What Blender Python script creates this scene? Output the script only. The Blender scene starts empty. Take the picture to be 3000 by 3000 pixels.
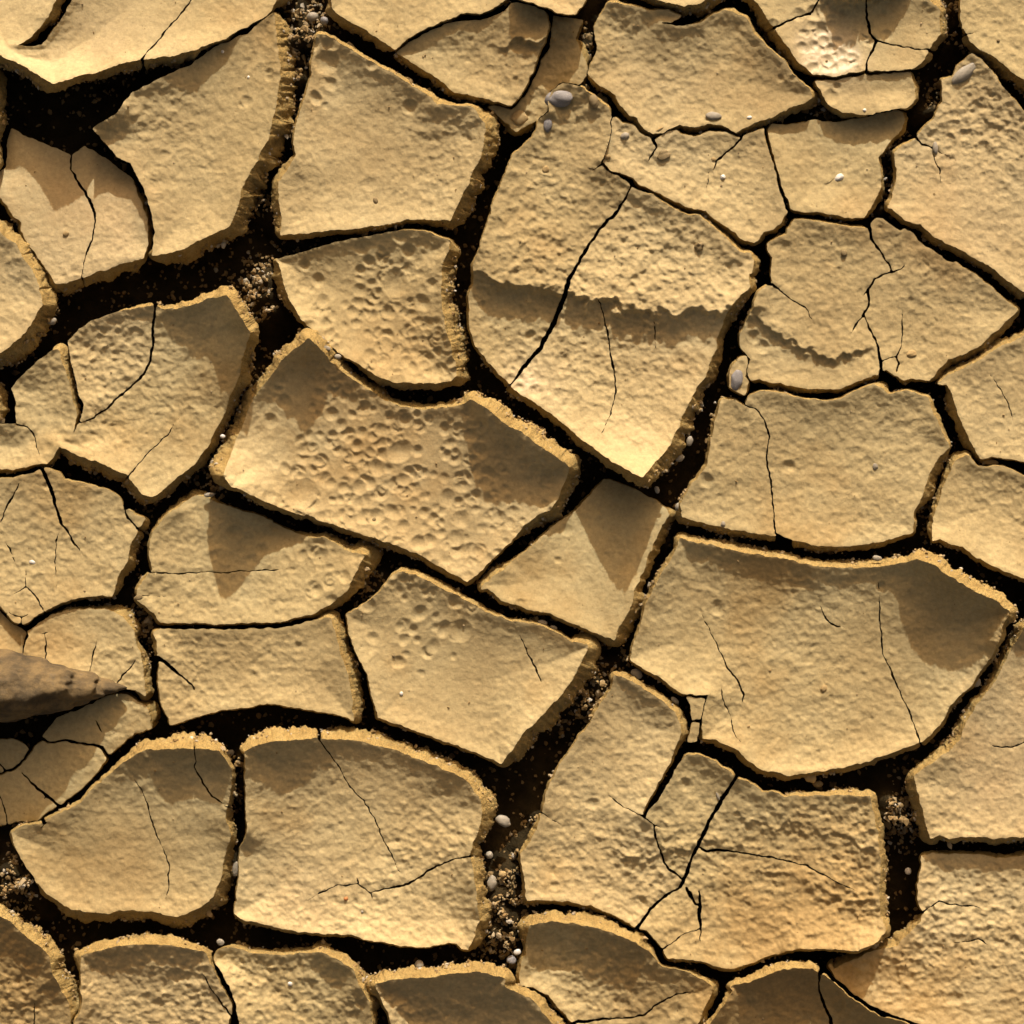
import bpy, math
import numpy as np
PI = math.pi
rng = np.random.default_rng(7)
scene = bpy.context.scene

# ---------------------------------------------------------------- camera, sky, sun, exposure
# one photograph pixel on the ground is a third of a millimetre: the frame is 1 m of dry mud seen from 1.5 m above
PX = 1.0 / 3000.0
HC = 4500.0                       # camera height in those pixels
cam_d = bpy.data.cameras.new('camera'); cam = bpy.data.objects.new('camera', cam_d)
scene.collection.objects.link(cam); scene.camera = cam
cam.location = (0, 0, HC * PX)
cam_d.sensor_width = 36; cam_d.lens = 36 * HC / 3000.0
cam_d.clip_start = 0.05; cam_d.clip_end = 100
SUN_EL = math.radians(22.5)
SUN_AZ = math.radians(6.0)        # from the top of the picture (north)
world = bpy.data.worlds.new('World'); scene.world = world; world.use_nodes = True
wt = world.node_tree; wt.nodes.clear()
wo = wt.nodes.new('ShaderNodeOutputWorld'); wb = wt.nodes.new('ShaderNodeBackground'); sky = wt.nodes.new('ShaderNodeTexSky')
sky.sky_type = 'NISHITA'; sky.sun_disc = False; sky.sun_elevation = SUN_EL; sky.sun_rotation = SUN_AZ
sky.air_density = 0.6; sky.dust_density = 9.0; sky.ozone_density = 0.1
wb.inputs['Strength'].default_value = 0.15
tn = wt.nodes.new('ShaderNodeMix'); tn.data_type = 'RGBA'; tn.blend_type = 'MULTIPLY'; tn.inputs[0].default_value = 1.0
tn.inputs[7].default_value = (1.0, 0.80, 0.56, 1)          # dusty warm air, the photograph's white balance
wt.links.new(sky.outputs[0], tn.inputs[6]); wt.links.new(tn.outputs[2], wb.inputs['Color']); wt.links.new(wb.outputs[0], wo.inputs['Surface'])
sd_ = bpy.data.lights.new('sun', 'SUN'); so = bpy.data.objects.new('sun', sd_); scene.collection.objects.link(so)
sd_.energy = 4.3; sd_.angle = math.radians(0.5); sd_.color = (1.0, 0.99, 0.92)
so.rotation_euler = (PI / 2 - SUN_EL, 0, PI - SUN_AZ)      # lamp -Z points away from the north sun
so.location = (0, 1, 1)
scene.view_settings.view_transform = 'Standard'; scene.view_settings.look = 'None'
scene.view_settings.gamma = 1; scene.view_settings.use_curve_mapping = False
scene.view_settings.exposure = 0.26

# traced outlines: u,v,width of the visible side,height of the rim (photograph pixels)
BLOCKS = [
 (26, '315,-331,2,30 269,-166,2,30 230,-41,2,30 209,8,2,30 182,54,2,30 143,104,2,30 120,135,2,30 83,136,0,30 52,134,0,30 91,111,19,35 112,85,19,35 141,48,29,55 166,0,29,55 188,-50,29,55 228,-166,29,55 265,-331,29,60 -331,-331,0,60 -331,41,0,60 -124,108,0,60 0,159,29,80 79,199,29,80 157,247,29,125 232,222,29,105 286,213,29,60 352,188,29,60 410,178,29,40 497,164,29,40 580,143,29,40 663,110,12,20 704,89,3,8 770,54,3,8 799,21,25,10 810,0,41,10 820,-83,41,10 833,-331,41,10'),
 (22, '799,32,41,20 810,83,41,20 812,124,41,20 820,199,46,20 818,257,46,20 804,331,58,20 785,406,66,20 754,468,66,20 708,551,58,20 700,600,41,20 671,665,41,20 600,696,43,25 530,733,43,25 443,751,39,25 447,729,0,10 453,683,0,10 443,621,0,10 427,571,0,10 406,522,0,10 381,480,0,10 356,468,0,10 306,418,0,10 270,376,0,50 340,331,0,40 352,315,0,40 389,269,0,20 439,244,0,20 497,215,0,20 559,190,0,5 621,141,0,5 700,108,0,0 725,99,0,0 754,75,0,0'),
 (10, '33,375,0,-75 104,410,0,-75 166,435,0,-75 207,460,0,-75 248,427,0,-75 315,468,0,-75 385,520,0,-60 398,555,8,-30 414,588,14,-30 433,642,14,-30 435,704,14,-30 422,758,14,-30 418,758,37,-10 352,775,37,-10 290,798,37,-10 228,818,37,-10 166,835,37,-10 145,800,10,-20 95,733,10,-20 60,679,10,-20 62,652,10,-20 37,629,10,-20 0,580,10,-20 -62,551,0,-20 -62,522,0,-20 0,503,0,-60 17,489,0,-60 21,414,0,-60'),
 (20, '-331,497,29,20 -124,600,29,20 0,679,29,20 46,716,29,20 62,750,39,20 93,791,39,20 112,833,39,20 126,893,39,30 95,940,50,30 62,990,50,30 25,1015,50,30 0,1032,50,30 -124,1081,25,30 -331,1143,25,30'),
 (32, '199,1003,0,0 228,965,0,0 269,940,0,0 323,920,0,0 373,907,4,5 447,893,8,15 472,905,8,15 518,901,14,30 580,889,14,65 609,872,19,65 638,870,19,100 667,866,25,150 704,928,31,150 733,974,31,140 720,1015,33,95 700,1102,33,55 671,1168,33,30 658,1210,23,10 613,1297,23,10 571,1359,25,10 497,1417,25,10 447,1459,25,15 414,1446,31,15 369,1390,31,15 290,1357,31,15 228,1334,31,15 172,1309,17,15 166,1330,12,0 137,1357,12,0 83,1365,12,0 41,1379,12,0 0,1373,12,0 -124,1350,8,0 -331,1330,8,0 -331,1226,0,0 -124,1234,0,0 0,1241,0,0 29,1243,0,0 48,1239,0,0 46,1185,0,0 33,1139,0,0 50,1114,0,0 104,1065,0,0 157,1023,0,0 170,1023,21,0 182,1065,21,0 203,1114,21,0 211,1164,21,0 226,1214,12,0 213,1280,0,0 238,1218,0,0 248,1191,0,0 228,1148,0,0 219,1102,0,0 207,1048,0,0'),
 (10, '-331,1164,29,0 -166,1123,29,0 -25,1135,29,0 -6,1164,29,0 -2,1234,29,0 -331,1218,4,0'),
 (10, '-331,137,21,10 -124,182,21,10 -8,219,21,10 -2,290,21,10 0,344,21,10 -8,373,21,10 -17,414,17,10 -4,489,17,10 -25,497,17,10 -331,455,17,10'),
 (18, '928,93,8,30 990,120,8,30 1052,161,8,30 1098,186,8,30 1155,219,8,30 1213,253,8,30 1251,277,12,30 1280,304,17,30 1329,308,6,30 1379,308,6,30 1420,360,35,30 1423,385,41,25 1416,435,41,25 1400,476,41,25 1379,518,41,25 1363,555,41,25 1346,592,41,25 1325,634,41,25 1321,646,33,25 1280,646,20,10 1209,642,20,10 1155,654,20,10 1060,667,20,10 948,679,20,10 824,691,23,10 824,663,19,10 818,600,25,10 816,534,19,10 853,484,14,10 866,451,5,10 859,414,5,10 870,352,5,10 886,306,5,10 899,269,5,10 911,207,5,10 919,145,5,10 926,108,5,10'),
 (34, '814,758,0,5 866,745,0,5 948,718,0,5 1031,700,0,5 1135,679,0,15 1193,671,5,15 1259,679,5,15 1300,696,5,15 1319,701,5,25 1317,729,41,30 1296,775,41,30 1292,833,41,30 1296,895,43,30 1309,978,43,30 1325,1032,43,30 1340,1102,43,30 1321,1114,21,20 1288,1123,21,20 1218,1123,25,20 1155,1119,21,20 1114,1106,21,20 1052,1069,9,10 990,1032,9,10 948,998,9,10 882,938,12,40 845,874,25,20 824,791,25,20 808,762,12,20'),
 (30, '903,988,26,108 866,1019,26,85 824,1056,26,55 783,1114,26,30 741,1172,26,15 721,1218,26,10 683,1309,31,10 654,1396,41,150 679,1425,17,135 700,1433,17,110 783,1470,17,35 866,1508,17,5 948,1533,17,5 874,1500,17,5 969,1537,17,5 1052,1562,17,5 1135,1589,17,5 1197,1612,17,5 1238,1628,17,5 1288,1661,17,5 1371,1707,17,10 1425,1657,7,10 1500,1585,7,10 1537,1537,25,10 1579,1508,33,10 1612,1495,37,30 1641,1446,37,30 1661,1396,37,30 1668,1363,37,65 1633,1342,35,85 1583,1309,35,85 1541,1276,35,85 1500,1253,35,85 1466,1230,35,95 1425,1197,35,95 1379,1168,27,85 1354,1185,12,20 1313,1195,12,20 1238,1199,15,0 1172,1193,15,0 1114,1164,23,-5 1064,1131,23,0 990,1081,27,20 948,1032,27,60'),
 (24, '1604,327,0,25 1597,294,0,25 1616,261,0,25 1645,240,5,25 1666,239,5,25 1686,240,5,25 1695,253,5,25 1724,269,5,25 1748,286,5,25 1786,321,5,25 1793,340,0,25 1790,373,0,25 1782,418,0,25 1775,451,0,25 1761,476,0,25 1769,497,0,10 1806,513,0,10 1840,534,0,10 1850,549,0,10 1864,555,0,10 1914,571,5,10 1964,605,5,10 2013,629,5,10 2047,631,5,10 2080,658,10,10 2121,692,10,10 2163,733,10,10 2179,741,10,10 2200,741,10,10 2209,766,19,10 2202,799,19,10 2196,804,19,10 2200,839,25,10 2146,891,25,10 2121,936,25,10 2100,990,19,10 2100,1019,19,10 2084,1048,29,10 2069,1102,29,10 2042,1135,25,10 2018,1181,41,30 1997,1226,41,30 1968,1297,41,50 1927,1346,41,70 1881,1400,37,155 1790,1350,23,105 1707,1288,23,45 1624,1218,19,20 1562,1177,19,20 1500,1135,19,10 1466,1098,12,10 1425,1056,12,10 1396,1015,6,10 1375,957,6,10 1373,874,6,10 1383,833,6,10 1389,750,6,10 1387,766,3,10 1404,725,3,10 1420,671,3,10 1445,592,3,10 1470,538,3,10 1500,458,3,10 1550,410,3,5 1568,385,3,5 1577,356,3,5 1589,337,3,5'),
 (14, '1795,340,4,5 1811,344,4,5 1823,360,4,5 1844,364,4,5 1856,369,4,5 1873,389,4,5 1906,402,4,5 1916,414,4,5 1939,395,4,5 1955,385,4,5 1984,381,4,5 1997,393,4,5 2030,400,4,5 2080,387,4,5 2121,385,4,5 2163,404,4,5 2200,389,4,5 2237,375,4,5 2237,375,2,5 2246,422,2,5 2262,476,2,5 2279,538,2,5 2293,592,2,5 2308,621,2,5 2293,650,12,5 2262,671,12,5 2233,683,12,5 2221,704,12,5 2212,713,12,5 2183,704,16,5 2146,679,16,5 2100,646,16,5 2067,617,16,5 2018,609,16,5 1955,580,16,5 1898,551,16,5 1873,542,16,5 1856,524,6,5 1815,507,6,5 1790,499,6,5 1765,476,6,5 1778,451,0,5 1784,418,0,5 1793,373,0,5'),
 (16, '2328,640,6,5 2386,646,6,5 2448,658,6,5 2519,667,6,5 2548,669,0,5 2556,646,0,5 2564,640,0,5 2585,640,0,5 2614,663,0,5 2635,677,0,5 2651,671,0,5 2676,683,0,5 2697,712,0,5 2738,737,0,5 2780,766,0,5 2800,767,3,5 2863,808,3,5 2904,841,3,5 2945,878,3,5 2983,909,10,5 2945,945,23,5 2863,1019,23,5 2780,1056,23,5 2742,1090,23,5 2724,1116,8,5 2676,1110,10,5 2647,1116,10,5 2622,1100,4,5 2593,1081,4,5 2583,1095,4,5 2564,1098,15,5 2511,1119,15,5 2465,1139,15,5 2366,1141,15,5 2283,1123,15,5 2221,1114,15,5 2200,1116,15,5 2194,1110,4,5 2187,1081,4,5 2200,1056,4,5 2167,1019,4,5 2167,978,6,5 2196,924,6,5 2220,858,6,5 2245,837,6,5 2258,825,2,5 2260,750,5,5 2260,758,5,5 2246,733,5,5 2250,712,5,5 2304,683,8,5'),
 (16, '2260,364,2,-25 2312,364,2,-25 2386,350,2,-25 2424,354,2,-25 2465,360,2,-30 2506,348,2,-30 2544,340,2,-30 2614,325,6,-40 2645,327,12,-40 2649,348,12,-40 2641,381,12,-40 2610,410,8,-10 2593,435,8,-10 2573,464,8,-10 2577,493,8,-10 2583,526,8,-10 2573,571,14,-10 2548,613,14,-10 2535,638,4,5 2490,636,12,5 2419,625,12,5 2386,621,12,5 2328,617,12,5 2318,609,6,5 2304,580,6,5 2283,518,6,5 2262,443,6,5 2248,381,6,5'),
 (4, '2163,1048,6,10 2185,1043,6,10 2192,1065,6,10 2185,1081,6,10 2183,1102,6,10 2194,1119,6,10 2189,1148,6,10 2179,1160,6,10 2163,1148,6,10 2136,1135,6,10 2134,1098,6,10 2146,1069,6,10'),
 (18, '1786,4,5,20 1831,14,5,20 1906,29,5,20 1960,29,5,20 1976,37,5,20 2001,49,5,20 1964,66,0,20 1939,65,0,20 1939,72,0,20 1997,75,0,20 2051,66,5,20 2092,41,5,20 2121,30,5,20 2150,35,8,20 2187,54,8,20 2212,99,8,20 2245,133,3,20 2300,178,3,20 2324,219,3,20 2366,257,3,20 2382,286,25,10 2324,315,25,10 2241,352,25,10 2200,364,19,10 2163,385,19,10 2158,393,19,10 2125,369,19,10 2080,364,19,10 2030,373,19,10 1989,364,19,10 1939,391,19,10 1914,393,19,10 1881,369,19,10 1869,348,19,10 1844,340,17,10 1815,306,17,10 1790,269,17,10 1744,240,17,10 1715,213,8,10 1736,182,2,10 1748,153,2,10 1744,108,2,10 1738,79,2,10 1757,46,2,10'),
 (18, '1790,-331,37,40 1873,-50,37,40 1922,0,37,40 1976,12,37,40 2005,17,37,40 2047,10,37,40 2080,-8,37,40 2142,-83,37,40 2163,-331,37,40'),
 (18, '965,-331,8,20 969,0,8,20 969,23,25,20 998,46,26,20 1073,91,26,20 1158,145,26,20 1197,112,7,20 1259,79,7,20 1313,56,7,20 1363,39,7,20 1379,41,7,20 1408,39,7,20 1445,27,7,20 1483,-4,7,20 1487,-41,7,20 1495,-331,7,20'),
 (18, '1162,152,25,5 1197,124,1,5 1259,91,1,5 1313,70,1,5 1363,60,1,5 1412,58,1,5 1437,52,1,5 1474,33,1,5 1500,9,1,5 1517,5,1,5 1558,17,1,5 1595,32,1,5 1604,46,4,5 1606,83,4,5 1597,124,4,5 1575,166,4,5 1562,215,4,5 1537,257,4,5 1517,290,4,5 1498,310,4,5 1466,300,20,5 1404,286,20,5 1325,267,20,5 1288,232,20,5 1238,203,20,5 1197,178,20,5'),
 (10, '1504,-25,4,50 1521,-4,4,50 1554,6,4,50 1612,27,4,50 1637,37,4,50 1666,45,4,50 1686,43,4,50 1699,25,4,50 1719,0,4,50 1724,-331,4,50 1498,-331,4,50'),
 (14, '1618,46,1,-30 1666,54,1,-30 1713,58,1,-30 1695,83,6,-30 1688,116,6,-30 1697,141,17,-30 1715,182,17,-30 1722,207,17,-30 1707,240,17,-30 1688,253,0,-30 1645,248,0,-30 1620,265,0,-30 1610,290,0,-30 1608,327,0,-30 1570,355,20,-30 1541,371,20,-30 1512,386,20,-30 1470,352,12,-30 1428,311,8,-30 1466,310,8,-30 1500,322,2,-30 1521,299,2,-30 1546,265,2,-30 1575,219,2,-30 1587,174,2,-30 1612,137,2,-30 1616,104,2,-30 1617,66,2,-30'),
 (20, '2718,-4,17,10 2751,25,17,10 2753,62,17,10 2755,99,17,10 2726,137,21,10 2709,174,21,10 2672,203,4,10 2614,207,9,10 2540,206,9,10 2490,213,9,10 2448,222,9,10 2382,217,9,10 2333,178,31,10 2295,120,31,10 2254,66,31,10 2225,17,31,10 2200,-12,31,10 2188,-331,31,10 2676,-331,31,10'),
 (12, '2388,236,5,0 2448,234,5,0 2531,219,5,0 2614,215,5,0 2670,212,5,0 2672,232,8,0 2680,257,8,0 2682,290,8,0 2655,318,8,0 2639,320,12,25 2593,325,12,25 2556,335,19,10 2523,335,19,10 2469,329,19,10 2428,308,19,10 2415,286,17,10 2395,253,17,10'),
 (14, '2846,155,2,15 2879,178,2,15 2904,207,2,15 2929,244,2,15 2954,273,2,15 3000,325,2,15 3070,385,2,15 3277,497,2,15 3277,787,0,15 3277,952,0,15 3000,854,23,15 2958,829,23,15 2912,787,23,15 2846,750,23,15 2883,774,25,10 2821,737,25,10 2738,696,25,10 2697,658,25,10 2655,646,19,10 2614,613,19,10 2598,609,17,10 2614,580,8,0 2627,505,10,0 2618,451,10,0 2651,422,5,0 2680,406,5,0 2697,385,5,0 2738,340,5,0 2759,298,5,0 2759,248,5,0 2757,232,5,0 2788,226,3,0 2800,195,3,0 2821,178,3,0'),
 (14, '2809,-331,4,15 2813,0,4,15 2811,41,4,15 2821,83,4,15 2834,101,21,15 2840,119,35,15 2879,149,35,15 2929,178,35,15 2966,215,35,15 3000,236,35,15 3152,315,35,15 3277,373,35,15 3277,-331,0,15'),
 (16, '2780,1096,16,5 2821,1078,16,5 2863,1057,16,5 2904,1032,16,5 2945,1007,16,5 3000,982,16,5 3152,887,16,5 3277,833,0,5 3277,1413,0,5 3152,1379,0,5 3000,1355,4,5 2945,1342,4,5 2904,1337,4,5 2871,1346,24,5 2850,1305,24,5 2829,1268,24,5 2805,1205,24,5 2790,1158,24,5 2773,1129,4,5 2742,1125,4,5'),
 (16, '2200,1154,5,15 2241,1145,5,15 2283,1150,5,15 2345,1166,5,15 2419,1174,5,15 2469,1164,5,15 2531,1135,5,15 2560,1125,5,15 2577,1135,19,15 2610,1156,6,15 2655,1143,6,15 2680,1148,6,15 2718,1164,12,15 2738,1214,12,15 2759,1263,12,15 2784,1311,5,15 2755,1334,25,5 2726,1384,25,5 2705,1446,25,5 2680,1495,8,5 2674,1550,8,5 2674,1562,8,5 2573,1589,20,5 2511,1599,20,5 2457,1601,20,5 2386,1599,20,5 2316,1580,20,5 2279,1570,20,5 2200,1561,20,5 2080,1537,20,5 1997,1517,20,5 1993,1479,6,5 2026,1413,8,5 2055,1388,8,5 2071,1363,8,5 2080,1309,8,5 2092,1247,8,5 2113,1172,8,5 2154,1169,5,5 2179,1187,5,5 2194,1160,4,5 2225,1145,4,5'),
 (14, '2834,1332,14,10 2846,1346,3,10 2865,1367,3,10 2904,1365,3,10 2945,1369,3,10 3000,1392,3,10 3152,1446,3,10 3277,1487,3,10 3277,1827,0,10 3152,1765,12,50 3000,1695,12,50 2945,1674,12,50 2904,1653,12,50 2863,1633,12,30 2821,1604,12,30 2751,1579,12,30 2732,1587,8,30 2730,1541,16,0 2734,1516,16,0 2755,1454,16,0 2776,1396,16,0 2796,1350,19,0'),
 (36, '1991,1577,21,15 2080,1595,21,15 2183,1620,21,15 2250,1629,20,15 2295,1637,20,15 2324,1643,20,15 2395,1661,20,15 2490,1664,20,12 2573,1661,20,20 2655,1645,20,40 2687,1637,25,72 2738,1657,28,98 2800,1699,28,98 2863,1736,28,98 2925,1765,28,98 2960,1794,29,98 2941,1831,12,78 2925,1881,12,78 2904,1927,12,40 2871,1964,9,20 2854,2001,9,20 2788,2063,9,20 2763,2113,12,20 2722,2158,12,20 2697,2175,17,10 2573,2220,17,10 2469,2249,17,10 2378,2264,17,10 2312,2271,17,10 2275,2262,17,10 2237,2258,17,10 2200,2235,17,10 2163,2200,16,10 2096,2167,16,10 2059,2163,16,10 2057,2121,2,10 2056,2088,2,10 2066,2049,2,10 2075,2038,2,10 2038,2035,10,10 2003,2032,10,10 1964,2009,10,10 1931,1984,10,10 1885,1960,10,10 1844,1933,6,10 1852,1898,6,10 1873,1844,6,10 1893,1769,10,10 1914,1724,10,10 1935,1686,10,10 1960,1649,10,10 1980,1608,10,10'),
 (3, '2007,2040,2,4 2069,2047,2,4 2060,2080,2,4 2053,2110,2,4 2027,2110,2,4 2024,2080,2,4 2016,2055,2,4'),
 (3, '2029,2117,2,2 2049,2116,2,2 2046,2146,2,2 2040,2177,2,2 2013,2175,2,2 2021,2138,2,2'),
 (16, '3277,1583,23,60 3152,1699,23,60 3000,1840,23,60 2966,1898,23,20 2941,1947,23,20 2916,1997,23,20 2879,2042,21,20 2850,2084,21,20 2829,2121,21,20 2813,2163,23,20 2780,2204,23,20 2730,2233,23,20 2682,2270,23,20 2679,2275,27,20 2689,2324,27,20 2705,2378,27,20 2724,2457,27,20 2751,2448,17,20 2780,2457,17,20 2863,2451,17,20 2904,2455,17,20 2945,2457,17,20 3000,2451,17,20 3277,2436,17,20 3277,1952,0,20'),
 (20, '2697,2506,9,-20 2734,2499,9,-20 2755,2500,9,-20 2821,2500,9,-20 2863,2503,9,-20 2925,2513,14,-20 3000,2506,14,-20 3277,2498,14,-20 3277,3235,0,-20 3152,3152,0,-20 2821,3049,2,0 2697,3001,2,0 2655,2987,2,0 2614,2974,2,0 2552,2945,2,0 2490,2904,2,0 2448,2863,2,0 2426,2829,10,0 2432,2821,21,0 2444,2840,21,0 2475,2823,21,0 2506,2809,21,0 2544,2792,17,0 2577,2782,23,0 2627,2771,23,0 2664,2734,23,0 2695,2699,19,0 2703,2672,4,0 2687,2635,4,0 2689,2593,4,0 2699,2531,4,0'),
 (24, '1800,1976,16,25 1840,1989,16,25 1893,2022,16,25 1947,2059,16,25 1976,2084,16,25 1992,2121,23,25 1993,2146,23,25 1982,2179,10,25 1968,2225,6,25 1935,2283,6,25 1906,2337,6,25 1884,2382,6,25 1891,2391,0,25 1931,2337,0,25 1960,2289,0,25 1989,2241,0,25 2013,2210,5,25 2055,2212,5,25 2092,2229,5,25 2138,2262,5,25 2163,2279,5,25 2204,2299,5,15 2237,2320,5,15 2266,2320,5,15 2300,2333,5,15 2345,2333,14,15 2399,2329,17,15 2448,2330,17,15 2548,2330,17,25 2560,2386,20,25 2573,2457,20,25 2579,2531,20,25 2575,2614,20,25 2579,2676,20,25 2595,2728,17,45 2560,2767,8,85 2515,2786,8,95 2465,2784,8,50 2407,2780,8,50 2337,2780,8,50 2283,2792,8,15 2233,2809,8,15 2163,2836,9,15 2129,2840,9,15 2105,2834,9,15 2080,2823,9,15 2030,2811,9,15 1955,2807,9,15 1945,2784,4,15 1922,2751,4,15 1893,2727,4,15 1866,2718,4,15 1831,2701,12,10 1790,2676,12,10 1732,2655,12,10 1666,2643,12,10 1604,2637,12,10 1543,2639,12,10 1535,2573,7,10 1525,2506,7,10 1550,2469,12,10 1570,2432,12,10 1591,2366,6,10 1601,2324,6,10 1616,2283,6,10 1637,2250,6,10 1657,2212,6,10 1620,2274,4,10 1641,2237,4,10 1666,2204,4,10 1682,2179,4,10 1707,2146,4,10 1732,2113,4,10 1746,2080,10,10 1765,2051,10,10 1792,2018,5,10'),
 (34, '1550,2713,36,55 1616,2701,36,55 1686,2707,36,55 1748,2718,36,55 1806,2738,29,55 1864,2763,29,55 1898,2788,19,30 1920,2811,6,30 1939,2834,6,15 1997,2842,6,15 2038,2859,17,15 2088,2889,21,20 2080,2925,16,20 2059,2962,16,20 2049,3000,16,20 2038,3070,16,20 1997,3318,16,20 1748,3318,16,20 1707,3111,16,5 1690,3012,8,5 1674,2991,8,5 1641,2958,8,5 1608,2916,8,5 1566,2896,8,5 1525,2887,8,5 1519,2863,10,5 1529,2821,10,5 1539,2792,10,5 1541,2771,6,5'),
 (45, '1098,2881,30,75 1176,2867,30,75 1259,2863,30,90 1329,2852,30,90 1404,2846,30,90 1445,2858,30,90 1481,2865,30,90 1483,2892,21,90 1508,2904,27,50 1554,2925,27,50 1583,2958,27,50 1620,3000,23,50 1666,3070,23,50 1707,3318,0,50 1176,3318,0,50 1164,3070,6,50 1147,3000,6,50 1139,2970,6,50 1114,2929,6,50'),
 (30, '626,2813,3,15 636,2788,3,15 663,2775,3,15 704,2780,17,15 741,2790,17,15 824,2798,17,15 886,2792,17,15 944,2790,25,40 986,2809,25,55 1035,2838,25,55 1052,2883,35,55 1081,2933,35,45 1087,2966,14,45 1091,3000,14,45 1098,3318,14,45 702,3318,0,45 701,3000,0,45 691,2945,0,45 679,2904,0,45 658,2863,0,45'),
 (34, '238,2800,27,40 290,2784,27,40 352,2771,27,40 414,2767,27,40 476,2767,27,40 538,2776,27,40 600,2792,17,40 621,2834,5,40 646,2879,5,40 671,2925,5,40 683,2970,5,40 671,2987,5,40 663,3318,5,40 207,3318,0,40 215,3000,5,40 232,2970,5,40 244,2941,5,40 238,2904,5,40 236,2842,5,40'),
 (42, '-331,2573,39,60 -124,2635,39,60 0,2684,39,60 41,2709,39,60 83,2747,39,60 124,2780,39,60 143,2800,39,55 157,2854,48,55 178,2900,48,30 203,2945,48,30 209,3000,8,30 203,3318,8,30 -331,3318,0,30'),
 (26, '33,2440,7,10 70,2419,7,10 124,2410,7,10 166,2388,7,10 232,2355,7,10 269,2312,7,10 311,2277,7,10 352,2239,12,25 398,2210,19,40 435,2195,29,40 497,2194,36,75 580,2192,36,75 642,2200,33,108 658,2220,12,95 679,2250,9,70 677,2316,10,50 659,2399,19,30 677,2448,19,30 663,2498,23,10 654,2531,31,10 646,2581,41,10 621,2631,46,10 596,2655,46,10 538,2682,35,10 497,2684,33,10 447,2672,33,10 393,2668,33,10 352,2666,33,10 327,2676,33,10 257,2672,33,10 207,2664,33,10 174,2643,12,10 133,2614,12,10 104,2581,2,10 75,2535,2,10 46,2490,2,10'),
 (32, '719,2202,35,112 741,2187,35,80 804,2171,35,80 907,2165,35,60 990,2165,35,35 1052,2171,35,35 1114,2187,31,25 1176,2204,31,25 1238,2229,31,25 1321,2262,32,30 1363,2283,32,30 1387,2312,32,30 1410,2343,36,40 1412,2386,35,40 1404,2432,35,40 1385,2469,21,40 1379,2498,31,40 1383,2540,31,40 1392,2593,35,40 1400,2647,35,40 1404,2697,35,30 1392,2738,29,30 1369,2786,8,30 1338,2765,4,30 1313,2763,4,30 1259,2773,4,30 1218,2778,4,40 1147,2765,4,40 1073,2753,4,40 1023,2738,9,25 948,2736,9,25 886,2730,9,25 824,2722,9,25 762,2705,9,25 712,2697,9,25 686,2678,3,10 688,2655,3,10 700,2573,3,10 702,2490,3,10 723,2448,3,40 719,2324,3,40 717,2200,3,80'),
 (26, '1168,1674,12,15 1218,1682,19,15 1280,1715,19,15 1363,1757,12,15 1425,1794,12,15 1500,1819,9,15 1583,1831,9,15 1666,1873,9,15 1726,1893,39,30 1707,1931,43,30 1678,1989,43,30 1641,2042,43,30 1583,2100,43,30 1533,2150,39,30 1500,2200,39,30 1468,2239,12,30 1445,2225,9,10 1379,2200,9,10 1300,2171,9,10 1197,2134,9,10 1168,2121,9,10 1108,2105,9,10 1093,2059,3,10 1081,1997,3,10 1060,1943,3,10 1044,1918,3,10 1031,1885,3,10 1019,1840,3,10 1013,1802,3,10 1073,1765,3,10 1114,1732,3,10 1139,1695,3,10'),
 (16, '470,1840,2,0 538,1844,2,0 704,1844,2,0 800,1842,2,0 866,1831,2,0 928,1817,2,0 969,1806,25,15 982,1852,34,15 998,1914,34,15 1019,1976,34,15 1029,2030,36,15 1031,2080,36,15 1040,2117,29,15 1064,2131,4,15 1011,2100,4,15 907,2080,4,15 824,2067,4,15 783,2063,4,15 700,2076,4,15 642,2082,4,15 580,2100,4,15 497,2125,4,15 489,2100,3,15 472,2059,3,15 460,1997,3,15 466,1947,3,15 460,1893,10,15 449,1852,10,15'),
 (20, '563,1452,16,-30 596,1454,16,-30 650,1477,4,-30 704,1493,4,-30 800,1526,4,-30 799,1531,4,-55 866,1560,4,-55 907,1575,14,-10 948,1574,14,-10 986,1592,23,-10 1031,1616,23,-10 1069,1628,48,20 1052,1657,46,20 1031,1703,46,20 1011,1736,31,20 969,1769,17,0 928,1794,17,0 866,1811,7,0 804,1825,7,0 741,1827,7,0 766,1823,7,0 704,1827,7,0 621,1829,7,0 538,1825,7,0 470,1827,12,0 451,1798,12,0 418,1773,12,0 400,1757,8,0 402,1724,8,0 422,1699,8,0 445,1666,6,0 437,1616,6,0 441,1583,6,0 447,1558,6,0 480,1517,10,0 518,1491,10,0'),
 (14, '1769,1400,2,-60 1852,1429,2,-60 1914,1462,2,-60 1951,1485,2,-20 1958,1508,19,-20 1955,1517,19,-20 1931,1558,25,-20 1893,1641,25,-20 1885,1674,25,-20 1860,1728,27,0 1844,1790,33,0 1815,1835,33,0 1800,1877,25,0 1748,1856,12,15 1686,1831,12,15 1612,1798,12,15 1550,1786,12,15 1500,1769,12,15 1466,1757,12,15 1429,1724,12,15 1404,1726,17,15 1420,1707,21,15 1466,1674,21,15 1500,1643,6,0 1554,1604,6,0 1587,1570,6,0 1637,1529,6,-30 1686,1495,6,-30 1732,1446,6,-30'),
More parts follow.
